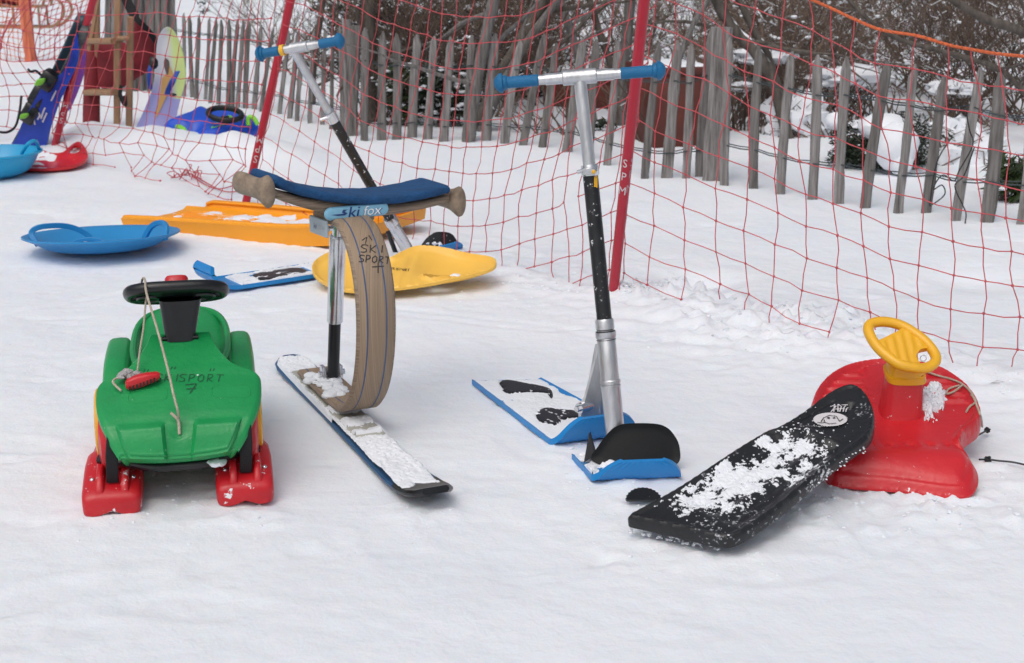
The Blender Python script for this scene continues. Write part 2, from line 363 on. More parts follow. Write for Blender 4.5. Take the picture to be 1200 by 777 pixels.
class Plate:
    """solid plate over an outline in plane coordinates; zf(x,y,d) = height of the top above the plane"""
    def __init__(s, fr, P2, zf, thick, res=.01, holes=(), wall=None):
        s.fr = fr; s.P = [tuple(p) for p in P2]; s.zf = zf; s.thick = thick; s.holes = holes
        P = s.P; xs = [p[0] for p in P]; ys = [p[1] for p in P]
        gx, gy = np.meshgrid(np.arange(min(xs), max(xs), res), np.arange(min(ys), max(ys), res)); gx = gx.ravel(); gy = gy.ravel()
        d = pdist(gx, gy, P); ok = inpoly(gx, gy, P) & (d > res*.55)
        for H in holes: ok &= ~inpoly(gx, gy, H) & (pdist(gx, gy, H) > res*.5)
        gx = gx[ok]; gy = gy[ok]
        # fine ring of points just inside the edge
        A = sum(P[i-1][0]*P[i][1]-P[i][0]*P[i-1][1] for i in range(len(P)))
        sg = 1 if A > 0 else -1; ring = []
        for i in range(len(P)):
            t = V((P[(i+1) % len(P)][0]-P[i-1][0], P[(i+1) % len(P)][1]-P[i-1][1])); t.normalize(); nn = V((-t.y, t.x))*sg
            ring.append((P[i][0]+nn.x*res*.3, P[i][1]+nn.y*res*.3))
        pts = [V(p) for p in P]; edges = [(i, (i+1) % len(P)) for i in range(len(P))]
        for H in holes:
            k = len(pts); pts += [V(p) for p in H]; edges += [(k+i, k+(i+1) % len(H)) for i in range(len(H))]
        pts += [V(p) for p in ring]; pts += [V((a, b)) for a, b in zip(gx, gy)]
        r = delaunay_2d_cdt(pts, edges, [], 0, 1e-7)
        vv = np.array([(p.x, p.y) for p in r[0]]); ff = r[2]
        cx = np.array([vv[list(f)].mean(0) for f in ff]); ok = inpoly(cx[:, 0], cx[:, 1], P)
        for H in holes: ok &= ~inpoly(cx[:, 0], cx[:, 1], H)
        s.v2 = vv; s.f = [f if True else f for f, k in zip(ff, ok) if k]
        s.d = pdist(vv[:, 0], vv[:, 1], P)
        for H in holes: s.d = np.minimum(s.d, pdist(vv[:, 0], vv[:, 1], H))
        s.top = zf(vv[:, 0], vv[:, 1], s.d)
        cnt = {}
        for f in s.f:
            for a, b in zip(f, f[1:]+f[:1]) if isinstance(f, list) else zip(f, tuple(f[1:])+tuple(f[:1])):
                cnt[(a, b)] = cnt.get((a, b), 0)+1
        s.bd = [(a, b) for (a, b) in cnt if (b, a) not in cnt]
    def w3(s, x, y, z):
        o, U, Vv, N = s.fr
        return np.outer(x, U)+np.outer(y, Vv)+np.outer(z, N)+np.array(o)
    def into(s, mb, mi=0, mib=None):
        x, y = s.v2[:, 0], s.v2[:, 1]; n = len(x)
        bot = s.top-s.thick if not callable(s.thick) else s.thick(x, y, s.d)
        t = s.w3(x, y, s.top); b = s.w3(x, y, bot)
        v = list(map(tuple, t))+list(map(tuple, b))
        mb.add(v, [tuple(f) for f in s.f]+[tuple(i+n for i in reversed(tuple(f))) for f in s.f]+[(b_, a_, a_+n, b_+n) for a_, b_ in s.bd], mi)
        return mb
    def snow(s, mask, hmax=.008, res=.003, off=.0, edge=.002):
        """snow lying on the top surface where mask(x,y)>0, as real relief"""
        P = s.P; xs = [p[0] for p in P]; ys = [p[1] for p in P]
        ax = np.arange(min(xs), max(xs), res); ay = np.arange(min(ys), max(ys), res); gx, gy = np.meshgrid(ax, ay)
        d = pdist(gx, gy, P); ins = inpoly(gx, gy, P)
        for H in s.holes: ins &= ~inpoly(gx, gy, H)
        m = mask(gx, gy, d); m = np.where(ins & (d > edge), m, -1)
        z = s.zf(gx, gy, d)+off+np.where(m > 0, np.minimum(np.sqrt(np.maximum(m, 0))*hmax*1.6, hmax)*(.75+.5*vnoise(gx*250, gy*250)), -.0015)
        idx = -np.ones(gx.shape, int); keep = m > 0
        k2 = keep.copy(); k2[:-1] |= keep[1:]; k2[1:] |= keep[:-1]; k2[:, :-1] |= keep[:, 1:]; k2[:, 1:] |= keep[:, :-1]; k2 &= ins
        idx[k2] = np.arange(k2.sum()); v = s.w3(gx[k2], gy[k2], z[k2]); f = []
        q = (idx[:-1, :-1] >= 0) & (idx[1:, :-1] >= 0) & (idx[:-1, 1:] >= 0) & (idx[1:, 1:] >= 0)
        for i, j in zip(*np.nonzero(q)): f.append((idx[i, j], idx[i, j+1], idx[i+1, j+1], idx[i+1, j]))
        mb = MB(); mb.add(list(map(tuple, v)), [tuple(int(a) for a in g) for g in f]); return mb
def to2(fr, p):
    o, U, Vv, N = fr; d = p-o; return (d.dot(U), d.dot(Vv))
def outline(fr, px, k=5, closed=True):
    P = [to2(fr, PL(a, b, fr[0], fr[3])) for a, b in px]
    return [(p.x, p.y) for p in spline([V((x, y, 0)) for x, y in P], k, closed)]
def bvh(mb): return BVHTree.FromPolygons([V(p) for p in mb.v], mb.f)
def ribbon_px(mb, lines, tree, wd, off=.0008, mi=0):
    """marker strokes laid on a surface found by the tree"""
    for L in lines:
        pts = []; 
        dens = []
        for (a, b), (c, d) in zip(L, L[1:]):
            k = max(1, int(math.hypot(c-a, d-b)/1.0))
            dens += [(a+(c-a)*i/k, b+(d-b)*i/k) for i in range(k)]
        dens.append(L[-1])
        for a, b in dens:
            h = tree.ray_cast(CAM, ray(a, b).normalized())
            if h[0] is not None:
                nn = h[1]; nn = nn if nn.dot(CAM-h[0]) > 0 else -nn
                pts.append((h[0]+nn*off, nn))
        if len(pts) < 2: continue
        v = []; f = []
        for i, (p, nn) in enumerate(pts):
            t = (pts[min(i+1, len(pts)-1)][0]-pts[max(0, i-1)][0]).normalized(); s = t.cross(nn).normalized()
            ww = wd*(.8+.4*random.random())/2; v += [p+s*ww, p-s*ww]
        for i in range(len(pts)-1): f.append((2*i, 2*i+1, 2*i+3, 2*i+2))
        mb.add(v, f, mi)
GL = {'S': [[(1, .85), (.7, 1), (.2, .95), (.05, .7), (.4, .52), (.8, .4), (.85, .12), (.5, 0), (.05, .08)]],
      'K': [[(.1, 1), (.12, 0)], [(.85, .95), (.15, .45), (.9, .02)]], 'I': [[(.5, 1), (.5, 0)]],
      'P': [[(.15, 0), (.12, 1), (.7, .95), (.85, .7), (.6, .5), (.15, .45)]],
      'O': [[(.5, 1), (.1, .7), (.12, .2), (.5, 0), (.88, .25), (.85, .75), (.5, 1)]],
      'R': [[(.15, 0), (.12, 1), (.7, .95), (.8, .7), (.5, .5), (.15, .48), (.9, 0)]],
      'T': [[(.0, 1), (1, .95)], [(.5, .97), (.45, 0)]], '7': [[(0, .9), (.95, 1), (.4, 0)], [(.1, .45), (.9, .52)]]}
def hand(text, x, y, cw, chh, gap, slant=0, drop=0):
    out = []
    for c in text:
        if c in GL:
            for s in GL[c]: out.append([(x+a*cw+slant*b, y-b*chh+random.uniform(-.25, .25)) for a, b in s])
        x += cw*(.45 if c == 'I' else 1)+gap; y += drop
    return out
def text2d(s, size):
    cu = bpy.data.curves.new('t', 'FONT'); cu.body = s; cu.size = size; cu.resolution_u = 3; cu.align_x = 'CENTER'; cu.align_y = 'CENTER'
    o = bpy.data.objects.new('t', cu); me = bpy.data.meshes.new_from_object(o)
    v = [(p.co.x, p.co.y) for p in me.vertices]; f = [tuple(p.vertices) for p in me.polygons]
    bpy.data.objects.remove(o); bpy.data.meshes.remove(me); bpy.data.curves.remove(cu); return v, f
def blob(mb, c, r, mi=0, sz=.6, n=7, m=5, jit=.25):
    v = [c+V((0, 0, r*sz))]; f = []
    rr = [[1+random.uniform(-jit, jit) for _ in range(n)] for _ in range(m)]
    for i in range(1, m):
        ph = math.pi*i/m
        for k in range(n):
            a = 2*math.pi*k/n; q = r*rr[i][k]; v.append(c+V((math.sin(ph)*math.cos(a)*q, math.sin(ph)*math.sin(a)*q, math.cos(ph)*q*sz)))
    v.append(c-V((0, 0, r*sz)))
    for k in range(n): f.append((0, 1+k, 1+(k+1) % n))
    for i in range(m-2):
        for k in range(n): f.append((1+i*n+k, 1+(i+1)*n+k, 1+(i+1)*n+(k+1) % n, 1+i*n+(k+1) % n))
    l = len(v)-1
    for k in range(n): f.append((l, 1+(m-2)*n+(k+1) % n, 1+(m-2)*n+k))
    mb.add(v, f, mi)

# ================================================================== SETTING
def axis(a, b, st0, grow):
    out = [a]; s = st0
    while out[-1] < b: out.append(out[-1]+s); s *= grow
    return out
ys = list(np.arange(1.2, 4.9, .0125))+axis(4.9, 120, .014, 1.022)
xs_in = list(np.arange(-2.6, 2.6, .0135))
ext = axis(0, 80, .02, 1.10)[1:]
xs_ = [-2.6-e for e in ext[::-1]]+xs_in+[xs_in[-1]+e for e in ext]
ys = [-30, -8, -2, .3, .9]+ys
X_, Y_ = np.meshgrid(np.array(xs_), np.array(ys)); Z_ = terrain(X_, Y_)
nx, ny = len(xs_), len(ys)
me = bpy.data.meshes.new('snow_ground'); vv = np.stack([X_.ravel(), Y_.ravel(), Z_.ravel()], 1)
i = np.arange(nx*ny).reshape(ny, nx)
fq = np.stack([i[:-1, :-1].ravel(), i[:-1, 1:].ravel(), i[1:, 1:].ravel(), i[1:, :-1].ravel()], 1)
me.vertices.add(len(vv)); me.vertices.foreach_set('co', vv.ravel())
me.loops.add(fq.size); me.loops.foreach_set('vertex_index', fq.ravel().astype(np.int32))
me.polygons.add(len(fq)); me.polygons.foreach_set('loop_start', np.arange(0, fq.size, 4).astype(np.int32)); me.polygons.foreach_set('loop_total', np.full(len(fq), 4, np.int32))
me.polygons.foreach_set('use_smooth', np.ones(len(fq), bool)); me.update(calc_edges=True); me.materials.append(snow_ground_mat())
go = bpy.data.objects.new('snow_ground', me); COL.objects.link(go); tag(go, None, None, None, 'structure')

# loose snow crumbs near net and sleds
mb = MB()
for p, r, a in crumbs+[(G(620, 335), .3, .02), (G(1180, 450), .25, .03), (G(720, 570), .15, .01)]:
    for _ in range(120 if a > .012 else 34):
        q = V((random.gauss(p.x, r*.55), random.gauss(p.y, r*.5), 0)); q.z = tz(q)
        blob(mb, q, random.choice((.0015, .002, .003, .004, .006) if a > .012 else (.0012, .0015, .002, .0035)), n=6, m=4)
o = mb.build('snow_crumbs', SNOW); tag(o, None, None, None, 'stuff')

# ------------------------------------------------------------------ picket fences
def picket(parent, tx, ty, bx, by, wdt=.04, m=PICK, name='picket', pointed=True, th=.02, hz=0):
    b = G(bx, by, .0); b2 = PL(tx, ty, b, V((0, 1, 0))); d = b2-b; L = d.length; d.normalize()
    b = b-d*.15; L += .15
    yaw = random.uniform(-.35, .35); Xa = V((math.cos(yaw), math.sin(yaw), 0)); Xa = (Xa-d*Xa.dot(d)).normalized(); Ya = d.cross(Xa).normalized()
    mb = MB(); rings = []; K = 9; ph = random.random()*6; bow = random.uniform(-.008, .008); wdt *= random.uniform(.86, 1.14)
    for k in range(K+1):
        t = k/K; z = L*t*(.93 if pointed else 1); ww = wdt*(1.08-.16*t)*random.uniform(.88, 1.10)/2; tt = th/2*random.uniform(.85, 1.1)
        c = b+d*z+Xa*(math.sin(t*4+ph)*.003+bow*math.sin(t*3.1)+random.uniform(-.0012, .0012))+Ya*(math.sin(t*3+ph)*.003)
        rings.append([c+Xa*(x*ww)+Ya*(y*tt) for x, y in ((-1, -.5), (-.6, -1), (.2, -.85), (.7, -1), (1, -.3), (.9, .7), (.3, 1), (-.8, .8))])
    if pointed:
        for s, t in ((.72, .965), (.25, 1.0)):
            c = b+d*(L*t)+Xa*(math.sin(4+ph)*.004+random.uniform(-.004, .004)); ww = wdt*s*.46
            rings.append([c+Xa*(x*ww)+Ya*(y*th/2*max(s, .5)) for x, y in ((-1, -.5), (-.6, -1), (.2, -.85), (.7, -1), (1, -.3), (.9, .7), (.3, 1), (-.8, .8))])
    loft(mb, rings); mb.build(name, m, parent, angle=35)
    return b, b+d*L
def fence(label, rows, posts, wd, upf, lof):
    base = G(rows[len(rows)//2][2], rows[len(rows)//2][3], 0)
    t = thing('picket_fence', label, 'fence', base, 'weathered picket fences behind the net'); del t['group']
    ends = []
    for r in rows: ends.append(picket(t, *r, wdt=wd*random.uniform(.85, 1.15), m=random.choice((PICK, PICK, PICK2))))
    for r in posts: picket(t, *r[:4], wdt=r[4], m=r[5], name='post', pointed=False, th=r[4]*.8)
    for fr_ in (upf, lof):
        pts = []
        for a, b in ends:
            g = a+(b-a).normalized()*.15; pts.append(lerp(g, b, fr_+random.uniform(-.015, .015))+V((0, -.014, 0)))
        out = []
        for p, q in zip(pts, pts[1:]):
            out += [p, lerp(p, q, .5)+V((0, .012, -.006))]
        out.append(pts[-1]); mb = MB(); tube(mb, out, .0028, 5); 
        tube(mb, [p+V((0, .03, .004+random.uniform(0, .004))) for p in out], .0024, 5); mb.build('wire', WIRE, t)
    return t
def fill(a, b, n):
    return [tuple(lerp(a[j], b[j], k/n)+random.uniform(-1, 1)*(1.5 if j in (0, 2) else 1) for j in range(4)) for k in range(n)]
rows1 = [(205, 13, 207, 116), (215, 15, 216, 118), (223, 18, 226, 119), (233, 18, 231, 121), (245, 20, 240, 122), (253, 21, 248, 126), (260, 23, 256, 128), (269, 22, 265, 130), (279, 23, 273, 131),
         (285, 23, 279, 132), (292, 25, 288, 133), (307, 29, 296, 134), (320, 33, 306, 136), (339, 36, 328, 139), (349, 36, 339, 144), (356, 37, 349, 147), (367, 35, 364, 150), (381, 33, 377, 152), (391, 31, 388, 157), (399, 30, 399, 160)]
fence('dense grey picket fence with narrow leaning slats at the back left', rows1, [], .027, .80, .25)
rows2 = [(427, 32, 429, 171), (449, 38, 447, 170), (465, 40, 464, 170), (489, 40, 483, 168), (508, 42, 501, 170), (529, 43, 519, 172), (554, 41, 546, 170), (581, 39, 570, 171), (609, 46, 592, 174),
         (639, 40, 612, 176), (652, 50, 635, 178), (684, 45, 662, 183), (698, 46, 690, 190), (724, 47, 712, 197), (771, 50, 757, 209), (795, 47, 780, 209), (811, 52, 802, 209), (832, 37, 820, 207)]
fence('grey picket fence of spaced slats between the twin posts and the thick square post', rows2,
      [(406, 23, 409, 163, .055, PICK), (417, 30, 415, 165, .05, PICK2), (845, 32, 834, 211, .105, PICK)], .043, .72, .20)
rows3 = [(854, 44, 850, 217), (889, 54, 884, 221), (927, 60, 915, 227), (959, 64, 952, 234), (991, 67, 984, 238), (1040, 71, 1015, 243), (1071, 75, 1052, 249), (1107, 89, 1085, 249), (1149, 79, 1121, 258), (1173, 85, 1155, 260), (1212, 92, 1196, 262)]
fence('grey picket fence with widely spaced slats at the right of the square post', rows3, [], .041, .74, .27)

# plank screen at the left end of the fence
t = thing('plank_screen', 'tall grey weathered plank screen behind the wooden sledge', 'screen', G(165, 112))
for k in range(11):
    x = 127+k*7.3; picket(t, x, -25+random.uniform(-3, 3), x, 111+random.uniform(0, 2), wdt=.043, m=random.choice((PICK, PICK2)), name='plank', pointed=False, th=.025)

# ------------------------------------------------------------------ poles with lettering
def pole(label, bx, by, tx, ty, zt, r, letters, flip=False, size=.028):
    b = G(bx, by); tp = W(tx, ty, zt); d = (tp-b).normalized(); tp = tp+d*.45
    t = thing('slalom_pole', label, 'pole', b)
    mb = MB(); tube(mb, [b-d*.2, b, lerp(b, tp, .4), lerp(b, tp, .7), tp], r, 18); mb.build('shaft', POLE, t)
    view = (CAM-b).normalized(); Fr = (view-d*view.dot(d)).normalized(); Sd = d.cross(Fr).normalized()
    if Sd.x < 0: Sd = -Sd
    for (py, ch, ang, mt) in letters:
        q = None; best = 1e9
        for k in range(400):
            p = lerp(b, tp, k/400); v_ = p-CAM; yy = 388.5-FPX*v_.dot(UP)/v_.dot(FW)
            if abs(yy-py) < best: best = abs(yy-py); q = p
        v2, f2 = text2d(ch, size*1.25); out = []
        for x, y in v2:
            if flip: x, y = -x, -y
            a = ang+x/r*.85; out.append(q+d*y+(Sd*math.sin(a)+Fr*math.cos(a))*(r+.0006))
        m2 = MB(); m2.add(out, f2); m2.build('letter', mt, t, smooth=False)
    return t
pole('bright red slalom pole with white SPM letters behind the near scooter', 718, 349, 755, 0, 3.60, .0148,
     [(190, 'S', -.35, WHT), (205, 'P', -.35, WHT), (221, 'M', -.35, WHT), (188, 'S', 1.05, WHT2), (203, 'P', 1.05, WHT2), (219, 'M', 1.05, WHT2)])
pole('red slalom pole with white letters rising behind the left end of the wooden seat', 287, 243, 341, 0, 5.15, .0152,
     [(162, 'M', 0, WHT), (173, 'P', 0, WHT), (185, 'S', 0, WHT)], True, .034)
pole('red slalom pole standing by the leaning skis at the far left', 61, 183, 109, 0, 6.35, .0165,
     [(121, 'M', 0, WHT), (130, 'P', 0, WHT), (139, 'S', 0, WHT)], True, .034)
# far pole wrapped in orange netting
t = thing('slalom_pole', 'far pole wrapped in bunched orange netting at the top left', 'pole', G(41, 76))
b = G(41, 76); tp = W(31, -30, 10.9); mb = MB(); tube(mb, [b-V((0, 0, .1)), b, tp], .014, 10); mb.build('shaft', POLE, t)
mb = MB(); K = 16
loft(mb, [[lerp(b, tp, k/K)+V((-.03, -.02, 0))+V((math.cos(a)*(.035+.016*math.sin(a*5+k*.4)), math.sin(a)*(.03+.012*math.sin(a*4-k*.3)), 0))*(1.3 if k == 0 else 1-.15*abs(math.sin(k*.9)))
            for a in [2*math.pi*j/22 for j in range(22)]] for k in range(K+1)]); mb.build('netting_wrap', ORNET, t)

# ------------------------------------------------------------------ safety nets
def net(label, nodes, skip=None, r=.0016, tails=True, rope=None, mat_=NETM, tailn=1.0):
    base = None; mb = MB(); n0 = next(p for c in nodes for p in c if p is not None)
    def strand(p, q, sag=.12):
        L = (q-p).length
        if L > .35: return
        m = lerp(p, q, .5)+V((random.uniform(-1, 1), random.uniform(-1, 1), random.uniform(-1, .6)))*L*.055
        tube(mb, [p, m, q], r, 4, False)
    I = len(nodes); K = len(nodes[0])
    for i in range(I):
        for k in range(K):
            p = nodes[i][k]
            if p is None: continue
            if i+1 < I and nodes[i+1][k] is not None and not (skip and skip(i, k, 'h')): strand(p, nodes[i+1][k])
            if k+1 < K and nodes[i][k+1] is not None and not (skip and skip(i, k, 'v')): strand(p, nodes[i][k+1])
            blob(mb, p, r*random.uniform(2.2, 2.9), n=6, m=4, sz=1)
            if tails and (k == 0 or nodes[i][k-1] is None) and random.random() < .8*tailn:
                L = random.uniform(.045, .095); dx = random.uniform(-.012, .022)
                q = p+V((dx, random.uniform(-.01, .01), -L*.9)); tube(mb, [p, lerp(p, q, .5)+V((-.004, 0, 0)), q], r, 4); blob(mb, q, r*1.5, n=5, m=4, sz=1)
    gx = G(600, 300); org = V((n0.x, n0.y, 0))
    t = thing('safety_net', label, 'net', org)
    mb.build('mesh_cords', mat_, t)
    if rope:
        m2 = MB(); pts = spline(rope, 8); 
        tube(m2, pts, .0030, 8)
        for s in (0, 1, 2):   # laid strands of the rope
            fr = frames(pts); hel = []
            tot = 0
            for a in range(len(pts)-1):
                for j in range(6):
                    q = lerp(pts[a], pts[a+1], j/6); an = tot*150+s*2.1; tot += (pts[a+1]-pts[a]).length/6
                    hel.append(q+(fr[a][1]*math.cos(an)+fr[a][2]*math.sin(an))*.0022)
            tube(m2, hel, .0019, 5, False)
        m2.build('rope', ROPE, t)
    return t
# right section
p0, nR = vplane(pB, pR)
fx = [700, 736, 803, 836, 872, 908, 942, 978, 1014, 1050, 1088, 1121, 1158, 1194, 1235]; fy = [236, 250, 280, 296, 310, 323, 340, 352, 366, 380, 388, 399, 407, 413, 420]
def wav(i, k, s): return s*(math.sin(i*1.3+k*.35)+.6*math.sin(i*.6-k*.8+2))
cols = []
for i in range(15):
    x0 = 736+i*35.2-(4 if i else 0); c = []
    for k in range(-2, 10):
        yb = interp(x0, fx, fy); sp = lerp(37.0, 39.0, i/14); y = yb-k*sp; 
        if k < 0: y = yb-k*sp*.96
        lean = lerp(.10, -.045, min(1, i/9)); x = x0+(yb-y)*lean+random.uniform(-3, 3)+4*math.sin(k*1.1+i)
        if i == 0: x = 736+(250-y)*.105
        if (k == -2 and i > 2) or (k == -1 and i > 7): c.append(None); continue
        p = PL(x, y+random.uniform(-1.5, 1.5), p0, nR); p += nR*wav(i, k, .012) 
        c.append(p)
    cols.append(c)
ropeR = []
for i in range(3, 15):
    ropeR.append(cols[i][11]+V((0, 0, 0)))
ropeR[0:0] = [cols[1][11], cols[2][11]]
net('red safety net in the right half, torn along its bottom, with an orange top rope', cols,
    lambda i, k, d: (d == 'h' and (k, i) in ((0, 2), (0, 6), (1, 7))) or (k == 11 and d == 'h') or (d == 'v' and (i, k) in ((5, 0), (9, 1))), rope=ropeR, r=.00140)
# middle section
p0, nM = vplane(pA, pB)
gx_ = [296, 317, 350, 386, 403, 439, 475, 510, 545, 581, 599, 635, 671, 720, 745]; gy_ = [-104, -92, -68, -44, -30, -14, 0, 6, 9, 7, 1, -8, -20, -38, -47]
cols = []; N_ = 25
for i in range(N_):
    x0 = 299+i*18.1; c = []; sp = interp(x0, [300, 400, 599, 740], [26.5, 29.5, 31, 34])
    if i == N_-1: x0 = 728
    for k in range(-2, 14):
        y = 195+interp(x0, gx_, gy_)+4*interp(x0, [300, 740], [30, 31])-k*sp
        ln = max(0, 230-y)*.13+max(0, 330-y)*.03; x = x0+ln+random.uniform(-2, 2)
        p = PL(x, y+random.uniform(-1.2, 1.2), p0, nM)
        if p.z < tz(p)-.04: c.append(None); continue
        c.append(p+nM*wav(i*.7, k, .010))
    cols.append(c)
net('red safety net in the middle, strung between the two lettered poles', cols, lambda i, k, d: (i, k, d) in ((9, 3, 'h'), (15, 2, 'v'), (20, 4, 'h')), r=.00140, tailn=.5)
# left section: hangs then spills on the snow bank
p0, nL = vplane(pC, pA); cols = []; N_ = 17
for i in range(N_):
    x0 = 64+i*14.2; c = []; sp = interp(x0, [60, 290], [20.5, 25.5]); yb = interp(x0, [60, 150, 220, 300], [140, 150, 166, 176])
    low = interp(x0, [60, 100, 150, 172, 225, 260, 300], [187, 195, 196, 203, 215, 226, 238])
    ap = []
    for j in (3, 2, 1):
        yy = yb+(low-yb)*j/3+random.uniform(-2.5, 2.5); xx = x0-j*interp(x0, [60, 180, 300], [2, 3.5, 4])+4*math.sin(i*.9+j)+random.uniform(-2, 2)
        q = PL(xx, yy, p0, nL); q += nL*(.03*math.sin(i*1.1+j*1.4)+random.uniform(-.015, .015)); q.z = max(q.z, tz(q)+.008); ap.append(q)
    c += ap
    for k in range(0, 9):
        y = yb-k*sp; x = x0+(yb-y)*lerp(.26, .20, i/N_)+random.uniform(-1.5, 1.5)
        p = PL(x, y+random.uniform(-1.2, 1.2), p0, nL); p.z = max(p.z, tz(p)+.01); c.append(p+nL*wav(i*.6, k, .015))
    cols.append(c)
net('slack red safety net at the left, its lower edge spilling over the snow bank', cols, lambda i, k, d: k == 0 and i in (5, 10), r=.0016, tails=False)
# tangle of cord at its foot
mb = MB(); c = G(222, 214)
for s in range(5):
    p = c+V((random.uniform(-.03, .03), random.uniform(-.03, .03), 0)); pts = []
    for k in range(9):
        p = p+V((random.uniform(-.022, .024), random.uniform(-.02, .02), 0)); p.z = tz(p)+random.uniform(.004, .06); pts.append(p.copy())
    tube(mb, spline(pts, 4), .0019, 4)
ed = [G(x, y) for x, y in ((225, 210), (240, 219), (255, 224), (270, 221), (284, 214), (296, 205), (300, 190))]
for q in ed: q.z = tz(q)+.008
tube(mb, spline(ed, 5), .0024, 5)
ed = [G(x, y) for x, y in ((200, 212), (212, 211), (222, 208), (240, 216), (262, 228), (284, 229))]
for q in ed: q.z = tz(q)+.008
tube(mb, spline(ed, 5), .0024, 5)
o = mb.build('cord_tangle', NETM, org=V((c.x, c.y, 0))); tag(o, 'knotted tangle of torn red net cord lying on the snow', 'cord')
# far left sections
pD = G(-60, 152); p0, nD = vplane(pC, pD); cols = []
for i in range(11):
    x0 = 60-i*10.5; c = []
    for k in range(0, 10):
        y = interp(x0, [-50, 60], [140, 158])-k*17+4*math.sin(i*.7+k); x = x0+k*2.9+5*math.sin(k*.6+i*.4); p = PL(x, y, p0, nD); c.append(p+nD*wav(i*.5, k, .06))
    cols.append(c)
net('red safety net at the left edge, running back from the leftmost lettered pole', cols, None, r=.0020, tails=False)
q0, q1 = G(41, 76), G(160, 20); p0, nE = vplane(q0, q1)
def farnet(label, xa, xb, ya, yb, pl, nn, st, lean, rr=.0026, m_=NETM, rowsn=13):
    cols = []; n = int(abs(xb-xa)/st)
    for i in range(n+1):
        x0 = xa+(xb-xa)*i/n; c = []
        for k in range(rowsn):
            y = lerp(ya, yb, i/n)-k*st*1.25+2*math.sin(i*.5+k*.6); x = x0+k*lean+2*math.sin(k*.7+i*.35); p = PL(x, y, pl, nn); c.append(p)
        cols.append(c)
    net(label, cols, None, r=rr, tails=False, mat_=m_)
farnet('fine meshed far net right of the orange wrapped pole', 42, 100, 74, 48, q0, V((.35, -1, 0)).normalized(), 6.2, 1.0)
farnet('fine meshed orange far net left of the orange wrapped pole', 38, -22, 74, 68, q0, V((-.2, -1, 0)).normalized(), 5.2, .2, m_=ORNET, rowsn=16)

# ------------------------------------------------------------------ background vegetation
def seg(vs_, fs_, p, q, ra, rb, n=3):
    t = (q-p); 
    if t.length < 1e-5: return
    t.normalize(); s = t.orthogonal().normalized(); b = t.cross(s); k = len(vs_)
    for c, r_ in ((p, ra), (q, rb)):
        for j in range(n):
            a = 2*math.pi*j/n; vs_.append(tuple(c+s*(math.cos(a)*r_)+b*(math.sin(a)*r_)))
    for j in range(n): fs_.append((k+j, k+(j+1) % n, k+n+(j+1) % n, k+n+j))
def shrub(label, base, h, spread, stems, m, snow=.3, dens=1.0, name='bare_shrub', cat='shrub', r0=.007, group=None, lean=V((0, 0, 0)), stemdir=None):
    va, fa, vb, fb = [], [], [], []
    def grow(p, d, r, L, lev):
        n = max(3, int(L/.045)); st = L/n
        for k in range(n):
            d = (d+V((random.uniform(-1, 1), random.uniform(-1, 1), random.uniform(-.8, .9)))*.15).normalized()
            q = p+d*st; rr = r*(1-.75*(k+1)/n)+.0007; seg(va, fa, p, q, r*(1-.75*k/n)+.0007, rr)
            if random.random() < snow*.40 and abs(d.z) < .5 and q.z > .05:
                u = V((0, 0, rr*1.1+.0015)); seg(vb, fb, p+u, q+u, rr*.8+.0014, rr*.8+.0012, 4)
                if random.random() < .22: blobs.append((q+u, random.uniform(.005, .02)))
            p = q
            if lev < 3 and random.random() < (.52*dens if lev < 2 else .40*dens):
                dd = (d*.95+V((random.uniform(-1, 1), random.uniform(-1, 1), random.uniform(-.35, .8)))).normalized()
                grow(p, dd, rr*.62, L*random.uniform(.35, .6)*(1-.4*k/n), lev+1)
    blobs = []
    for s in range(stems):
        a = random.uniform(0, 2*math.pi); d = V((math.cos(a)*spread, math.sin(a)*spread, 1))+lean
        if stemdir: d = stemdir()
        grow(base+V((random.uniform(-.16, .16), random.uniform(-.16, .16), -.05)), d.normalized(), r0*random.uniform(.5, 1.1), h*random.uniform(.6, 1.1), 0)
    t = thing(name, label, cat, base, group)
    mb = MB(); mb.v = va; mb.f = fa; mb.m = [0]*len(fa); mb.build('branches', m, t, smooth=False)
    mb = MB(); mb.v = vb; mb.f = fb; mb.m = [0]*len(fb)
    for c, r_ in blobs: blob(mb, c, r_, n=6, m=4)
    if mb.f: mb.build('snow', SNOW, t)
    return t
def B(px, py): return G(px, py)
random.seed(11)
